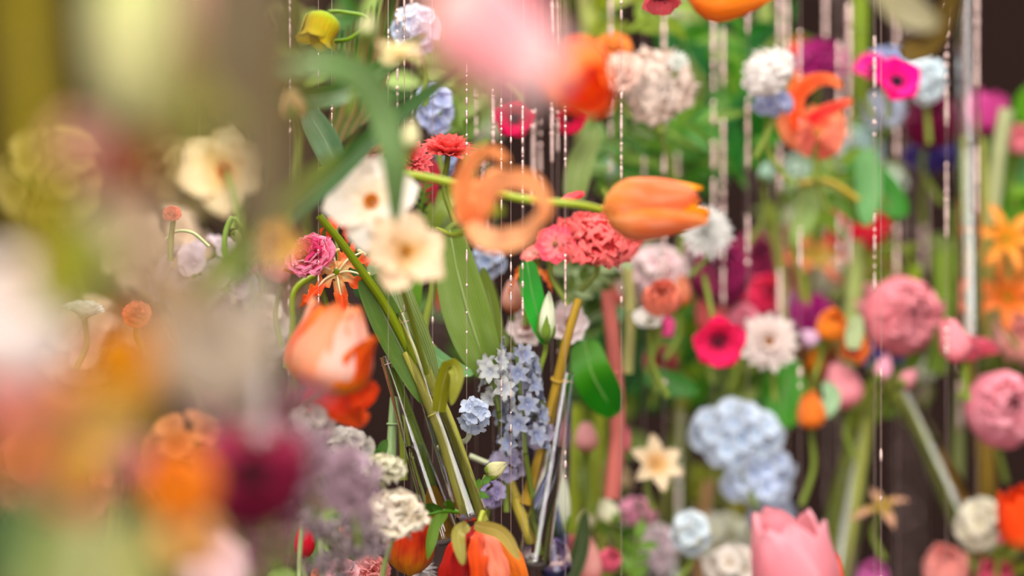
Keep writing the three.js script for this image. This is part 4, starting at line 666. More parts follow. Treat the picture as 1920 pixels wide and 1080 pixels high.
F.sprig({ pts: [[1220, 60, 1.80], [1270, 70, 1.80], [1330, 90, 1.80]], n: 18, L: 74, W: 20, hex: '#2f7a38', hexes: G1, label: 'dark green leaves above the peach carnation' });
F.sprig({ pts: [[1100, 80, 1.80], [1130, 20, 1.80], [1180, -40, 1.80]], n: 9, L: 80, W: 30, hex: '#8f9a38', hexes: ['#8f9a38', '#a9b060', '#6f8a30'], label: 'yellow-green leaves at the top centre' });
F.sprig({ pts: [[1180, 60, 1.74], [1215, 30, 1.74], [1260, 15, 1.74]], n: 7, L: 70, W: 22, hex: '#8aa040', label: 'light green leaves under the coral flower at the top' });
for (const [x, w, hex, lb] of [[1285, 26, '#a3ac78', 'pale green stem left of the top orange tulip'], [1308, 18, '#8a9a58', 'green stem behind the top orange tulip'], [1432, 28, '#9aa868', 'pale green stem right of the top orange tulip'], [1095, 30, '#a0a06a', 'straw green stem right of the pink tulip']])
  F.stalk({ pts: [[x, 300, 1.86], [x + 6, 110, 1.86], [x - 4, -80, 1.86]], w, hex, label: lb });
F.bud({ at: [1140, 318, 1.72], len: 46, rad: 20, face: [0, 1, .2], c: { a: '#7fb088', b: '#a8ccaa' }, label: 'mint green bud above the orange tulip', stemLen: 100 });
F.bud({ at: [1437, 322, 1.76], len: 40, rad: 16, face: [.1, 1, .2], c: { a: '#8fc0a0', b: '#bfe0cc' }, label: 'small mint bud below the vivid leaves', stemLen: 100 });
F.leaf({ pts: [[1075, 375, 1.66], [1090, 300, 1.66], [1120, 240, 1.66]], w: 50, hex: '#86985a', label: 'grey-green leaf above the tulip stem' });

// ================================================================ right: middle band
F.sprig({ name: 'leaf_whorl', pts: [[1500, 400, 1.78], [1540, 345, 1.78], [1575, 310, 1.78]], n: 10, L: 130, W: 34, hex: '#8fae48', hexes: ['#8fae48', '#a9c078', '#6f9a38'], droop: .7, label: 'light green drooping leaf whorl under the lily' });
F.leaf({ pts: [[1600, 300, 1.78], [1640, 345, 1.78], [1700, 405, 1.78]], w: 70, hex: '#3f8a28', label: 'green leaf pointing down right of the leaf whorl' });
F.leaf({ pts: [[1625, 280, 1.76], [1628, 350, 1.76], [1625, 425, 1.76]], w: 50, hex: '#7fb878', label: 'mint green leaf over the red bloom' });
F.leaf({ pts: [[1540, 340, 1.76], [1510, 400, 1.76], [1490, 460, 1.76]], w: 44, hex: '#a9c478', label: 'pale green leaf hanging from the leaf whorl' });
F.stalk({ pts: [[1500, 345, 1.74], [1550, 340, 1.74], [1610, 375, 1.74]], w: 12, hex: '#b8a048', label: 'yellowish twig across the leaf whorl' });
F.rose({ name: 'anemone', at: [1608, 435, 1.855], rad: 56, face: [0, .75, .6], layers: 3, open: .8, c: { a: '#cf1638', b: '#e83a50' }, label: 'bright red bloom under the leaf whorl' });
F.gloriosa({ name: 'lily', at: [1530, 490, 1.89], rad: 90, n: 6, W: .24, face: [0, .6, .6], th0: .8, th1: 1.9, c: { a: '#b8a050', b: '#d8664c' }, label: 'salmon lily with narrow petals left of the red bloom', stam: 0 });
F.sprig({ pts: [[1560, 560, 1.82], [1620, 500, 1.82], [1690, 470, 1.82]], n: 8, L: 60, W: 24, hex: '#8a9a38', label: 'olive leaves below the bright red bloom' });
F.stalk({ pts: [[1640, 470, 1.80], [1680, 462, 1.80], [1705, 480, 1.80], [1716, 505, 1.80]], w: 10, hex: '#6a7a30', label: 'hooked stem of the green bud above the peony' });
F.bud({ at: [1718, 520, 1.80], len: 50, rad: 14, face: [0, -1, .1], c: { a: '#8aa030', b: '#a3b048' }, label: 'green bud hanging above the pink peony', stem: 0 });
for (const [x0, x1, y0, y1, w, hex, lb] of [[1470, 1440, 620, 380, 18, '#9aa858', 'pale stem left of the narrow-petalled lily'], [1585, 1600, 700, 450, 34, '#a9b878', 'thick pale green stem left of the pink peony'], [1520, 1480, 640, 440, 16, '#8f9a48', 'green stem under the narrow-petalled lily'], [1755, 1770, 700, 470, 44, '#7f9a4a', 'green leaf stalk left of the prism-bright tube'], [1850, 1838, 640, 260, 22, '#a9ac68', 'pale straw stem inside the upright glass tube']])
  F.stalk({ pts: [[x0, y0, 1.80], [(x0 + x1) / 2 + 8, (y0 + y1) / 2, 1.80], [x1, y1, 1.80]], w, hex, label: lb });
F.rose({ name: 'ranunculus', at: [1352, 520, 1.76], rad: 56, face: [-.1, .4, .9], layers: 5, dense: 5, c: { a: '#6a0a38', b: '#8a1f50' }, label: 'burgundy ranunculus, front one, right of the tulip' });
F.rose({ name: 'ranunculus', at: [1405, 495, 1.86], rad: 56, face: [.3, .5, .8], layers: 5, dense: 5, c: { a: '#7a1040', b: '#983058' }, label: 'burgundy ranunculus behind the front one' });
F.rose({ name: 'carnation', at: [1432, 556, 1.815], rad: 42, face: [.2, .3, .9], layers: 4, c: { a: '#d81c4c', b: '#ee4870' }, label: 'raspberry flower right of the burgundy ranunculus' });
F.anemone({ at: [1347, 640, 1.68], rad: 58, face: [0, -.3, .9], th1: 1.5, eye: '#8a0a30', c: { a: '#cf0c48', b: '#ee3a6c' }, label: 'hot pink anemone left of the white dahlia' });
F.tulip({ at: [1335, 590, 1.78], len: 76, rad: 34, tip: .7, face: [-.2, .9, .2], c: { a: '#d85a5a', b: '#ec8080' }, label: 'coral cup behind the hot pink anemone' });
F.mum({ name: 'dahlia', at: [1443, 640, 1.72], rad: 62, layers: 3, n: 15, w: .36, t0: 1.1, t1: 1.45, p: 1.2, face: [.05, .1, 1], c: { a: '#dcb8a8', b: '#f2e4de' }, eye: '#b07a4c', label: 'white blush dahlia with tan eye' });
F.ruffle({ at: [1395, 590, 1.76], rad: 32, face: [0, .5, .8], layers: 3, c: { a: '#ea6a8c', b: '#f49cb0' }, label: 'pink fringed flower touching the white dahlia' });
F.cluster({ name: 'snapdragon', at: [1235, 510, 1.74], rx: 46, ry: 44, fr: 26, n: 20, c: { a: '#d9a9b0', b: '#f0dcdc' }, label: 'pale pink snapdragon under the orange tulip' });
F.cluster({ name: 'snapdragon', at: [1195, 520, 1.76], rx: 28, ry: 44, fr: 22, n: 14, c: { a: '#d8b8b4', b: '#ecdcd4' }, label: 'cream pink snapdragon left of the pale pink one' });
F.rose({ at: [1240, 560, 1.66], rad: 36, face: [0, .5, .8], layers: 3, c: { a: '#d85a48', b: '#e88a74' }, label: 'coral rose above the white heart-shaped flower' });
F.tulip({ at: [1278, 545, 1.72], len: 60, rad: 22, face: [.1, .9, .2], c: { a: '#ee7a3c', b: '#f2a080' }, label: 'small orange tulip right of the coral rose' });
F.anemone({ name: 'sweet_pea', at: [1218, 602, 1.66], rad: 40, face: [-.1, .7, .7], th1: .9, eye: '#e0dcb0', c: { a: '#f0ece0', b: '#f8f6f0' }, label: 'white heart-shaped sweet pea flower, blurred' });
F.anemone({ name: 'sweet_pea', at: [1240, 612, 1.69], rad: 36, face: [.5, .3, .8], th1: .9, eye: '#c8206c', c: { a: '#dc3a80', b: '#f06aa4' }, label: 'hot pink petals behind the white heart-shaped flower' });
F.rose({ at: [1240, 680, 1.80], rad: 32, face: [0, .3, .9], layers: 3, c: { a: '#9a2038', b: '#b84454' }, label: 'dark red rose below the white heart-shaped flower' });
F.ruffle({ at: [1528, 580, 1.80], rad: 52, face: [.1, .6, .7], layers: 5, wide: .6, c: { a: '#820a58', b: '#a81c78' }, label: 'purple carnation above the orange ball' });
F.rose({ name: 'ranunculus', at: [1560, 612, 1.74], rad: 30, face: [.1, .6, .7], layers: 4, c: { a: '#e8781e', b: '#f49a4c' }, label: 'orange ball ranunculus left of the pink peony' });
F.bud({ at: [1517, 634, 1.74], len: 44, rad: 18, face: [-.6, .4, .3], c: { a: '#c890b8', b: '#dcb8d0' }, label: 'lilac bud left of the orange ball', stemLen: 60 });
F.tulip({ at: [1530, 675, 1.76], len: 54, rad: 18, face: [0, 1, .2], c: { a: '#c8701c', b: '#e48a30' }, label: 'small orange tulip below the lilac bud' });
F.anemone({ name: 'wallflower', at: [1600, 655, 1.74], rad: 40, face: [.2, .4, .9], eye: '#6a1a08', c: { a: '#a82c08', b: '#cf4c18', e: '#e8b060' }, label: 'rust red flower under the orange ball' });
F.leaf({ pts: [[1600, 655, 1.72], [1602, 620, 1.72], [1612, 590, 1.72]], w: 34, hex: '#b9c49a', label: 'pale leaf between orange ball and rust flower' });
F.rose({ name: 'peony', at: [1692, 592, 1.76], rad: 76, face: [.25, .15, 1], layers: 6, dense: 5, open: .3, ruf: .14, c: { a: '#d67e6c', b: '#e2848e', e: '#eeaab2' }, label: 'large salmon pink peony, right of centre' });
F.rose({ name: 'peony', at: [1635, 570, 1.80], rad: 34, face: [-.4, .7, .5], layers: 3, c: { a: '#d8808a', b: '#eaa4ac' }, label: 'dusty pink bloom behind the salmon peony' });
F.cluster({ name: 'delphinium', at: [1655, 662, 1.80], rx: 38, ry: 14, fr: 18, n: 12, c: { a: '#4a40a0', b: '#6c68c4' }, label: 'violet blue florets under the salmon peony' });
F.tulip({ at: [1580, 722, 1.76], len: 96, rad: 38, tip: .4, face: [-.3, 1, .2], c: { a: '#d87a84', b: '#eaa0a8' }, label: 'dusty pink tulip below the rust flower' });
F.bud({ at: [1657, 690, 1.74], len: 56, rad: 18, face: [.2, 1, .2], c: { a: '#e88aa8', b: '#f6b4c8' }, label: 'pink bud above the wide vial', stem: [[1640, 730, 1.76], [1625, 780, 1.78]] });
F.bud({ at: [1702, 710, 1.75], len: 50, rad: 17, face: [.7, .6, .2], c: { a: '#e87a90', b: '#f4a8b4' }, label: 'pink bud right of the one above the wide vial', stem: [[1670, 740, 1.76], [1640, 790, 1.78]] });
F.tulip({ at: [1520, 770, 1.72], len: 74, rad: 30, tip: .4, face: [-.1, .9, .3], c: { a: '#e88430', b: '#f28c4c' }, label: 'small orange tulip left of the wide vial' });
F.leaf({ pts: [[1540, 780, 1.74], [1560, 745, 1.74], [1545, 715, 1.74]], w: 34, hex: '#a9c8a4', label: 'mint leaf behind the small orange tulip' });
F.tulip({ at: [1788, 640, 1.67], len: 90, rad: 30, tip: .5, face: [-.35, .9, .2], c: { a: '#e27a84', b: '#f0a0a8' }, label: 'pink petal cup right of the salmon peony' });
F.anemone({ name: 'protea', at: [1815, 668, 1.74], rad: 66, face: [.1, .85, -.3], th1: 1.3, eye: '#d8707c', c: { a: '#dc4c6c', b: '#f07a90' }, label: 'rose pink flat flower at the foot of the upright tube' });
F.rose({ name: 'peony', at: [1882, 768, 1.74], rad: 74, face: [.15, .2, 1], layers: 6, dense: 5, open: .3, ruf: .14, c: { a: '#d87e8a', b: '#e88e9e', e: '#f0b2bc' }, label: 'pink peony at the right edge' });
F.gloriosa({ name: 'lily', at: [1885, 450, 1.76], rad: 80, n: 6, W: .3, face: [.1, .4, .9], th0: 1.0, th1: 1.9, c: { a: '#e0902c', b: '#f0a05c' }, label: 'light orange lily at the right edge', stamHex: '#c8a048' });
F.gloriosa({ name: 'lily', at: [1890, 560, 1.78], rad: 80, n: 6, W: .34, face: [-.1, .3, .9], th0: 1.0, th1: 1.8, c: { a: '#d8702c', b: '#ec8a58' }, label: 'deeper orange lily below the light orange one', stamHex: '#c8a048' });
F.rose({ at: [1905, 640, 1.90], rad: 46, face: [0, .5, .8], layers: 3, c: { a: '#e08a84', b: '#f0b0a8' }, label: 'salmon rose between the orange lilies and the pink peony' });
F.rose({ at: [1845, 630, 1.84], rad: 30, face: [0, .5, .8], layers: 3, c: { a: '#d09890', b: '#e4bcb0' }, label: 'beige pink rose behind the upright tube foot' });
F.sprig({ pts: [[1900, 720, 1.84], [1870, 690, 1.84], [1840, 700, 1.84]], n: 6, L: 60, W: 26, hex: '#5a6428', label: 'dark olive leaves above the right-edge peony' });
F.leaf({ pts: [[1465, 800, 1.76], [1470, 740, 1.76], [1480, 665, 1.76]], w: 76, hex: '#4f9a20', label: 'bright green upright leaf under the white dahlia', o: { p: 1.1 } });
F.leaf({ pts: [[1420, 780, 1.80], [1445, 730, 1.80], [1450, 680, 1.80]], w: 40, hex: '#3a6a1c', label: 'dark leaf left of the bright upright leaf' });
// greens around the hot pink anemone
F.sprig({ pts: [[1290, 780, 1.84], [1280, 660, 1.84], [1300, 540, 1.84]], n: 14, L: 90, W: 42, hex: '#4f8a1c', hexes: ['#4f8a1c', '#2f6a18', '#7f9f28'], label: 'leafy branch left of the hot pink anemone' });
F.sprig({ pts: [[1190, 780, 1.88], [1210, 680, 1.88], [1200, 560, 1.88]], n: 12, L: 90, W: 44, hex: '#24501c', hexes: ['#24501c', '#2f6a24', '#1f4a1c'], label: 'dark leafy branch right of the salmon stem' });
F.leaf({ pts: [[1210, 700, 1.74], [1250, 715, 1.74], [1310, 735, 1.74]], w: 46, hex: '#3a7a24', label: 'emerald leaf under the white heart-shaped flower' });
F.sprig({ pts: [[1380, 780, 1.84], [1370, 720, 1.84], [1390, 660, 1.84]], n: 9, L: 80, W: 26, hex: '#7f8f38', hexes: ['#7f8f38', '#5f7a28'], label: 'olive leaves under the hot pink anemone' });
F.leaf({ pts: [[1095, 640, 1.62], [1110, 700, 1.62], [1155, 780, 1.64]], w: 76, hex: '#5a9a1c', label: 'vivid broad leaf right of the brown-gold stem', o: { p: .9, tip: '#2f7a1c' } });
F.fern({ pts: [[1100, 640, 1.68], [1090, 540, 1.68], [1060, 470, 1.68]], n: 26, L: 60, W: 20, hex: '#5f7a38', hexes: ['#5f7a38', '#8fa078', '#3f5a24'], label: 'grey-green fern behind the salmon blossoms' });
F.fern({ pts: [[1060, 560, 1.66], [1100, 520, 1.66], [1150, 480, 1.66]], n: 22, L: 46, W: 18, hex: '#8a9a68', hexes: ['#8a9a68', '#5f7238', '#a9b890'], label: 'pale fern under the coral carnations' });
F.sprig({ pts: [[1130, 760, 1.72], [1130, 640, 1.72], [1115, 570, 1.72]], n: 9, L: 80, W: 36, hex: '#2f6a34', hexes: ['#2f6a34', '#4a8a44'], label: 'blue-green leaves left of the salmon stem' });
F.stalk({ pts: [[1148, 935, 1.66], [1158, 800, 1.66], [1150, 650, 1.66], [1138, 545, 1.66]], w: 32, w1: 26, hex: '#c4706a', label: 'thick salmon pink stem' });
F.stalk({ pts: [[1176, 700, 1.68], [1182, 600, 1.68], [1175, 500, 1.68]], w: 22, hex: '#b4b07a', label: 'straw stem right of the salmon stem' });

// ================================================================ lower right
const BL = { a: '#b4cbe0', b: '#e2ecf4' };
F.cluster({ at: [1378, 815, 1.74], rx: 34, ry: 30, fr: 26, n: 13, clumps: [[-38, 6, 1, 1], [4, 26, 1.05, 1], [46, 2, 1, 1], [-8, -26, .9, .9]], c: { a: '#cbdff6', b: '#eaf3ff' }, label: 'pale blue hydrangea, upper half, lower middle', stemLen: 120 });
F.cluster({ at: [1418, 893, 1.76], rx: 32, ry: 28, fr: 26, n: 13, clumps: [[-20, -8, 1.1, 1.1], [26, 16, 1, 1], [24, -18, .9, .9]], c: { a: '#c8d8f8', b: '#e8f0ff' }, label: 'pale blue hydrangea hanging under the upper one', stemLen: 120 });
F.cluster({ at: [1448, 965, 1.80], rx: 36, ry: 28, fr: 24, n: 16, c: { a: '#98a2bc', b: '#bcc4d6' }, label: 'grey-blue florets above the pink lotus tulip' });
F.gloriosa({ name: 'columbine', at: [1228, 872, 1.70], rad: 62, n: 6, W: .5, face: [.2, .3, .9], th0: .9, th1: 1.7, ruf: .05, c: { a: '#e0b47c', b: '#eed8b8' }, stam: 0, label: 'cream columbine left of the blue hydrangea' });
F.tulip({ at: [1100, 820, 1.70], len: 60, rad: 22, tip: .4, face: [0, 1, .2], c: { a: '#c89070', b: '#f0b4b4' }, label: 'pale pink bud left of the salmon stem' });
F.tulip({ at: [1168, 825, 1.72], len: 52, rad: 16, face: [.2, 1, .1], c: { a: '#d85a70', b: '#ea7c90' }, label: 'rose bud right of the salmon stem' });
F.tulip({ name: 'lotus_tulip', at: [1490, 1055, 1.37], len: 200, rad: 86, tip: .8, p: .95, q: .55, ruf: .07, flare: .1, face: [-.2, .95, .3], c: { a: '#d67c82', b: '#e08e98', e: '#eab0b8' }, label: 'pink lotus-like tulip at the bottom edge', stemLen: 200 });
F.cluster({ name: 'stock_flower', at: [1345, 1005, 1.84], rx: 66, ry: 34, fr: 28, n: 26, pet: 5, c: { a: '#d4d2a4', b: '#eeeede', eye: '#b08a40' }, label: 'white stock blossoms at the bottom under the hydrangea' });
F.cluster({ name: 'stock_flower', at: [1296, 1000, 1.70], rx: 26, ry: 32, fr: 24, n: 12, c: { a: '#c4d2dc', b: '#e6eef2' }, label: 'bluish white florets left of the white stock' });
F.cluster({ name: 'stock_flower', at: [1380, 1060, 1.72], rx: 60, ry: 24, fr: 24, n: 20, c: { a: '#d8c8b8', b: '#f0e6dc', eye: '#b08a40' }, label: 'cream florets at the bottom left of the lotus tulip' });
F.bud({ at: [1140, 960, 1.70], len: 54, rad: 22, face: [-.3, .9, .2], c: { a: '#c8cc78', b: '#f2f0d4' }, label: 'white-yellow bud lower middle' });
F.bud({ at: [1100, 975, 1.72], len: 40, rad: 18, face: [0, .9, .2], c: { a: '#d0c490', b: '#ece4cc' }, label: 'cream bud left of the white-yellow one' });
F.cluster({ name: 'phlox', at: [1195, 960, 1.76], rx: 32, ry: 16, fr: 18, n: 12, c: { a: '#d07a9c', b: '#eaa8bc' }, label: 'small pink phlox right of the white-yellow bud' });
F.cluster({ name: 'phlox', at: [1225, 1035, 1.80], rx: 40, ry: 36, fr: 24, n: 18, c: { a: '#c8a8b4', b: '#dccace' }, label: 'pale lilac phlox at the bottom' });
F.tulip({ at: [1103, 1055, 1.66], len: 90, rad: 28, tip: .4, face: [0, 1, .1], c: { a: '#d87a74', b: '#efb0a8' }, label: 'salmon tulip at the bottom middle' });
F.rose({ at: [1143, 1050, 1.68], rad: 24, face: [.2, .5, .8], layers: 3, c: { a: '#dd5474', b: '#ee7890' }, label: 'small rose pink flower right of the bottom salmon tulip' });
F.leaf({ pts: [[1050, 1120, 1.64], [1085, 1040, 1.64], [1098, 960, 1.64]], w: 34, hex: '#3f4f24', label: 'dark leaf left of the bottom salmon tulip' });
F.rose({ at: [1075, 1035, 1.70], rad: 30, face: [0, .6, .7], layers: 3, c: { a: '#cf6a74', b: '#e08a90' }, label: 'dusky pink rose beside the dark bottom leaf' });
F.bud({ at: [1050, 945, 1.62], len: 130, rad: 22, face: [.05, 1, .1], c: { a: '#b4c48c', b: '#eef0dc' }, label: 'tall white-green bud right of the blue vials' });
F.rose({ at: [1040, 1045, 1.60], rad: 32, face: [0, .5, .8], layers: 3, c: { a: '#e0a8a4', b: '#f0d0cc' }, label: 'blush rose at the bottom right of the blue vials' });
for (const [x0, x1, y0, y1, w, hex, lb] of [[1078, 1080, 1000, 760, 26, '#a0ac4c', 'yellow-green stem left of the pale pink bud'], [1122, 1128, 1000, 770, 22, '#98a048', 'olive stem between pale pink bud and salmon stem'], [1270, 1284, 1095, 700, 28, '#8f9448', 'thick olive stem in the blurred vial'], [1248, 1262, 1080, 880, 18, '#a0a858', 'pale olive stem beside the thick one'], [1130, 1140, 1110, 960, 24, '#a9ac5c', 'straw stem under the white-yellow bud'], [1308, 1330, 1100, 900, 26, '#b08a68', 'tan stem left of the hydrangea foot'], [1385, 1392, 1060, 900, 40, '#8f8a44', 'brownish stem under the blue hydrangea']])
  F.stalk({ pts: [[x0, y0, 1.84], [(x0 + x1) / 2 - 6, (y0 + y1) / 2, 1.84], [x1, y1, 1.84]], w, hex, label: lb });
F.sprig({ pts: [[1200, 1100, 1.80], [1190, 1030, 1.80], [1170, 960, 1.80]], n: 9, L: 80, W: 34, hex: '#3f6a24', hexes: ['#3f6a24', '#5f8a30'], label: 'dark green leaves under the small pink phlox' });
F.sprig({ pts: [[1180, 1100, 1.70], [1190, 1060, 1.70], [1200, 1010, 1.70]], n: 6, L: 54, W: 22, hex: '#6f8f40', label: 'bright green leaves at the bottom by the lilac phlox' });
F.sprig({ pts: [[1230, 960, 1.84], [1270, 920, 1.84], [1320, 900, 1.84]], n: 9, L: 60, W: 28, hex: '#8a9028', label: 'olive leaves right of the cream columbine' });
F.stalk({ pts: [[1556, 1095, 1.80], [1572, 960, 1.80], [1598, 830, 1.80], [1618, 755, 1.80], [1642, 715, 1.80]], w: 32, w1: 24, hex: '#8f9c3c', label: 'thick yellow-green stem in the wide vial, left one' });
F.stalk({ pts: [[1578, 1090, 1.79], [1600, 960, 1.79], [1620, 830, 1.79], [1634, 752, 1.79], [1655, 712, 1.79]], w: 28, w1: 22, hex: '#a4a862', label: 'thick yellow-green stem in the wide vial, right one' });
F.stalk({ pts: [[1800, 990, 1.78], [1760, 890, 1.78], [1720, 800, 1.78], [1665, 715, 1.78]], w: 26, hex: '#8a8f4c', label: 'olive stem in the tilted vial' });
F.stalk({ pts: [[1820, 1010, 1.785], [1795, 930, 1.785], [1755, 850, 1.785]], w: 22, hex: '#a0783c', label: 'brown stem in the tilted vial' });
F.sprig({ pts: [[1600, 800, 1.82], [1640, 740, 1.82], [1690, 690, 1.82]], n: 9, L: 70, W: 30, hex: '#7f9a38', hexes: ['#7f9a38', '#5f8030'], label: 'green leaves at the mouth of the wide vial' });
F.stalk({ pts: [[1835, 1110, 1.84], [1850, 960, 1.84], [1845, 820, 1.84], [1810, 680, 1.84]], w: 34, hex: '#8a7038', label: 'brown upright stem right of the tilted vial' });
F.stalk({ pts: [[1795, 900, 1.86], [1800, 780, 1.86], [1808, 690, 1.86]], w: 24, hex: '#8a9460', label: 'grey-green stem behind the tilted vial' });
F.gloriosa({ name: 'orchid', at: [1652, 952, 1.76], rad: 66, n: 4, W: .3, face: [0, .8, .5], th0: 1.3, th1: 1.9, c: { a: '#b89a48', b: '#d8a88c' }, stam: 0, label: 'small tan pink flower hovering between the two vials', stemLen: 90 });
F.cluster({ name: 'stock_flower', at: [1838, 985, 1.76], rx: 32, ry: 42, fr: 28, n: 16, c: { a: '#d8cfae', b: '#ece6d4' }, label: 'ivory stock blossoms right of the tilted vial' });
F.tulip({ at: [1915, 975, 1.72], len: 120, rad: 48, tip: .7, face: [-.3, .9, .3], ruf: .1, c: { a: '#f09050', b: '#ee5428' }, label: 'bright orange tulip at the right edge, low' });
F.bud({ at: [1885, 1010, 1.74], len: 50, rad: 16, face: [.2, 1, .1], c: { a: '#9aa860', b: '#e8708c' }, label: 'pink bud left of the low orange tulip' });
F.rose({ at: [1772, 1068, 1.76], rad: 44, face: [0, .7, .6], layers: 4, c: { a: '#d87a74', b: '#eea49c' }, label: 'salmon rose at the bottom under the tilted vial' });
F.rose({ at: [1868, 1085, 1.76], rad: 36, face: [0, .7, .6], layers: 3, c: { a: '#c83c5c', b: '#e0607c' }, label: 'raspberry rose at the bottom right' });
F.rose({ at: [1637, 1085, 1.78], rad: 32, face: [0, .7, .6], layers: 3, c: { a: '#b84a94', b: '#d878b4' }, label: 'orchid pink rose at the bottom right of the wide vial' });
F.sprig({ pts: [[1900, 1090, 1.82], [1890, 1040, 1.82], [1880, 1000, 1.82]], n: 6, L: 56, W: 24, hex: '#7a7a24', label: 'olive leaves at the bottom right corner' });
F.tulip({ at: [1560, 1085, 1.60], len: 90, rad: 26, face: [.1, 1, .1], c: { a: '#d84838', b: '#e86a54' }, label: 'red tulip tip right of the lotus tulip' });

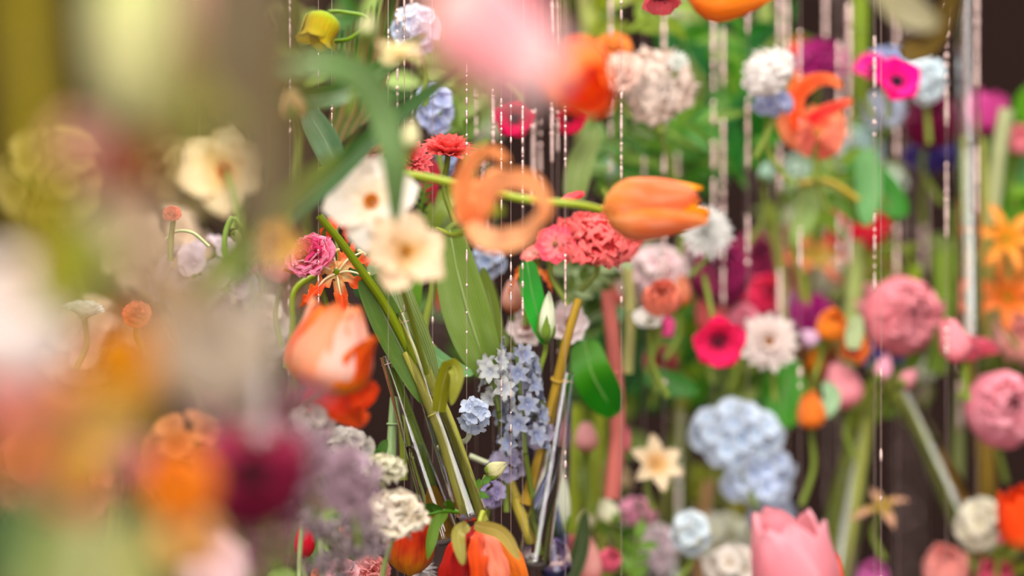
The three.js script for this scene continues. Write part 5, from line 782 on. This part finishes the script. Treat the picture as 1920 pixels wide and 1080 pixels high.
// ================================================================ smaller blossoms and greens deeper in the installation
const deep = [
  // x, y, depth, kind, radius, colour a, colour b, what, where
  [1270, 30, 1.98, 'r', 36, '#e8d8c0', '#f2e8da', 'cream rose', 'behind the top orange tulip'], [1190, 215, 1.96, 'm', 40, '#d88a6a', '#eab49c', 'salmon aster', 'below the big peach carnation'],
  [1320, 180, 1.98, 'm', 34, '#b8d0a0', '#d8e4c4', 'pale green aster', 'right of the big peach carnation'], [1440, 235, 2.02, 'r', 40, '#6a78b0', '#8f9cc8', 'dull blue rose', 'below the lavender florets'],
  [1500, 330, 2.00, 'c', 40, '#a8c8b0', '#cce0d0', 'mint phlox', 'behind the leaf whorl'], [1655, 345, 2.02, 'c', 34, '#c8dcc8', '#e4efe0', 'whitish phlox', 'right of the mint leaf'],
  [1480, 540, 1.98, 'r', 44, '#a87a60', '#c89a80', 'brownish rose', 'left of the purple carnation'], [1465, 470, 2.00, 'r', 40, '#c88a78', '#dcae9c', 'dusty salmon rose', 'left of the narrow-petalled lily'],
  [1555, 520, 1.96, 'c', 36, '#c8c8a8', '#e4e2cc', 'greenish white phlox', 'above the purple carnation'], [1640, 510, 2.00, 'r', 40, '#b89050', '#ccac74', 'amber rose', 'above the salmon peony'],
  [1300, 470, 1.94, 'm', 38, '#c8a0a4', '#e4c8ca', 'dusty pink aster', 'behind the burgundy ranunculus'], [1165, 560, 1.90, 'm', 40, '#c85a50', '#e08074', 'terracotta aster', 'right of the salmon stem top'],
  [1190, 440, 1.96, 'r', 46, '#c8c0a0', '#dcd6bc', 'beige rose', 'under the orange tulip middle'], 
   [1280, 640, 1.96, 'r', 30, '#e0d060', '#ece49a', 'yellow rose', 'left of the hot pink anemone'],
  [1460, 580, 1.94, 'r', 34, '#b86ab0', '#d498cc', 'orchid rose', 'above the white dahlia'], [1495, 690, 1.94, 'r', 40, '#8a3c14', '#a8582c', 'brown rose', 'under the small orange tulips'],
  [1560, 690, 1.98, 'r', 40, '#a8481c', '#c4683c', 'copper rose', 'behind the dusty pink tulip'], [1760, 620, 1.98, 'c', 40, '#5a7030', '#7c9050', 'green hydrangea', 'right of the salmon peony'],
  [1900, 510, 2.00, 'r', 50, '#a86028', '#c88448', 'bronze rose', 'between the two orange lilies'], [1870, 700, 2.00, 'c', 40, '#4a4a24', '#66663c', 'dark olive hydrangea', 'above the right-edge peony'],
  [1200, 1000, 1.98, 'c', 44, '#7a8a4c', '#9cac70', 'green hydrangea', 'behind the pale lilac phlox'], [1280, 950, 1.98, 'r', 40, '#b8a868', '#ccc08c', 'straw rose', 'left of the white stock'],
  [1420, 1040, 1.96, 'r', 44, '#c8b8a8', '#dcd0c4', 'greige rose', 'left of the lotus tulip'], [1150, 905, 1.92, 'r', 34, '#b89a70', '#d0b892', 'tan rose', 'above the white-yellow bud'],
  [1060, 900, 1.90, 'c', 40, '#8a9a58', '#a8b67c', 'green hydrangea', 'right of the blue vials'], [1090, 730, 1.92, 'c', 40, '#3c5a2c', '#56743f', 'dark green hydrangea', 'behind the vivid broad leaf'],
  [860, 420, 1.90, 'c', 46, '#6a7a40', '#8a9a60', 'olive hydrangea', 'left of the ring-like flower'], [880, 130, 1.92, 'c', 56, '#8a9c60', '#aebc88', 'pale green hydrangea', 'left of the pink tulip'],
  [905, 235, 1.90, 'r', 40, '#b8c0a0', '#d4dac0', 'whitish green rose', 'right of the side-on chrysanthemum'], [560, 560, 1.90, 'r', 34, '#7a5a48', '#94745e', 'brown rose', 'under the hot pink rose'],
  [660, 60, 1.90, 'c', 60, '#4a5a2c', '#66763f', 'dark green hydrangea', 'behind the fritillary'], [530, 60, 1.86, 'c', 60, '#6a6a30', '#868650', 'olive hydrangea', 'left of the fritillary'],
  [300, 480, 1.90, 'c', 90, '#b89a80', '#ccb49c', 'beige hydrangea', 'behind the blurred cream peony'], [360, 330, 2.2, 'c', 90, '#8a7a4c', '#a8986c', 'khaki hydrangea', 'behind the cream narcissus'],
  [150, 650, 1.98, 'c', 100, '#c8a890', '#dcc4b0', 'blush hydrangea', 'behind the golden marigold'], [420, 620, 2.15, 'c', 90, '#b8a498', '#ccbcb0', 'ash pink hydrangea', 'behind the greige peony'],
  [100, 340, 2.0, 'c', 100, '#8a7a40', '#a89860', 'khaki hydrangea', 'behind the dusty pink rose'], 
  [360, 860, 1.80, 'c', 100, '#a8603c', '#c08058', 'copper hydrangea', 'behind the orange marigold'], [100, 900, 1.84, 'c', 110, '#a8604c', '#c48470', 'terracotta hydrangea', 'behind the brick red rose'], [470, 150, 2.1, 'c', 90, '#6a5a24', '#84743c', 'bronze hydrangea', 'behind the brown olive leaf'],
  [1495, 405, 1.93, 'm', 30, '#d8e0b8', '#eef0d8', 'greenish white aster', 'left of the bright red bloom'], [1660, 395, 1.95, 'm', 26, '#d8ead8', '#eef6ec', 'white aster', 'right of the mint green leaf'],
  [1425, 505, 1.95, 'm', 34, '#d8506a', '#ee86a0', 'rose pink aster', 'right of the burgundy ranunculus pair'], [1500, 600, 1.9, 'm', 28, '#c878a8', '#e0a8cc', 'mauve aster', 'left of the orange ball'],
  [1620, 540, 1.93, 'm', 34, '#c8d0a0', '#e2e6c4', 'pale green aster', 'left of the salmon peony'], [1735, 690, 1.93, 'm', 26, '#c8ccb0', '#e2e4d0', 'ivory aster', 'right of the two pink buds'],
  [1290, 590, 1.93, 'm', 26, '#e89050', '#f4b480', 'apricot aster', 'right of the white sweet pea'], [1160, 480, 1.93, 'm', 28, '#d8d4c0', '#eeeade', 'cream aster', 'under the drooping coral carnation'],
  [1090, 500, 1.9, 'm', 26, '#d8dcc8', '#eef0e2', 'greenish cream aster', 'among the pale ferns'], [1330, 480, 1.97, 'm', 26, '#b85070', '#d07890', 'wine pink aster', 'above the front burgundy ranunculus'],
  [1870, 620, 1.93, 'm', 34, '#e8a890', '#f4c8b4', 'peach aster', 'left of the salmon rose at the edge'], [1150, 990, 1.9, 'm', 26, '#e8e0c8', '#f6f2e4', 'ivory aster', 'beside the white-yellow bud'],
];
for (const [x, y, d, k, rad, a, b, what, where] of deep) {
  const label = `${what} deep ${where}`, c = { a, b }, stemLen = x < 700 ? 1180 - y : undefined;
  if (k === 'r') F.rose({ at: [x, y, d], rad, layers: 3, face: [rr(-.4, .4), .6, .7], c, label, stemLen });
  else if (k === 'm') F.mum({ name: 'aster', at: [x, y, d], rad, layers: 3, n: 12, w: .34, face: [rr(-.3, .3), .3, .9], c, label });
  else F.cluster({ at: [x, y, d], rx: rad, ry: rad * .75, fr: rad * .42, n: 22, c, label, stemLen });
}
const green = [
  [1500, 420, 2.0, '#8aa848', 'left of the bright red bloom'], [1580, 380, 2.02, '#6f9a3c', 'above the bright red bloom'],  [1550, 610, 2.0, '#6a7a2c', 'behind the orange ball'],
  [1400, 720, 2.02, '#5a7a2c', 'behind the hot pink anemone'], [1330, 720, 1.98, '#3f6a24', 'left under the hot pink anemone'],  [1110, 870, 1.96, '#8a9a44', 'left of the salmon stem foot'],
  [1330, 950, 2.0, '#7f8a3c', 'under the blue hydrangea'], [1450, 1060, 2.0, '#7a8a3c', 'behind the lotus tulip'],  [1830, 540, 2.0, '#7f8f4c', 'behind the upright tube'], [1890, 360, 2.0, '#4f8a20', 'above the light orange lily'],
  [1250, 290, 2.0, '#5f9a44', 'above the big orange tulip'], [1180, 330, 2.0, '#7f9f50', 'above the base of the big orange tulip'], [1420, 130, 2.0, '#3f8a38', 'behind the white carnation'], [1330, 110, 2.02, '#2f7a34', 'under the top orange tulip'], [1560, 330, 2.0, '#7fae50', 'under the salmon cup'],
  [860, 170, 1.86, '#7f9f50', 'left below the pink tulip'], [700, 110, 1.80, '#3f6a1c', 'behind the small cream narcissus'], [560, 130, 1.84, '#5f6a1c', 'left under the fritillary'], [880, 620, 1.86, '#4a6a24', 'behind the broad grey-green leaf'], [620, 1040, 1.72, '#5f7a3c', 'among the bottom left blossoms'], [500, 1050, 1.66, '#6a7a3c', 'beside the pale pink bottom peony'],  
];
for (const [x, y, d, hex, where] of green)
  F.sprig({ pts: [[x + rr(-30, 30), y + 90, d], [x + rr(-15, 15), y, d], [x + rr(-40, 40), y - 80, d]], n: 11, L: rr(70, 110), W: rr(26, 44), hex, hexes: [hex, hex, '#9ab060'], label: `leafy green spray deep ${where}` });

renderer.render(scene, camera);
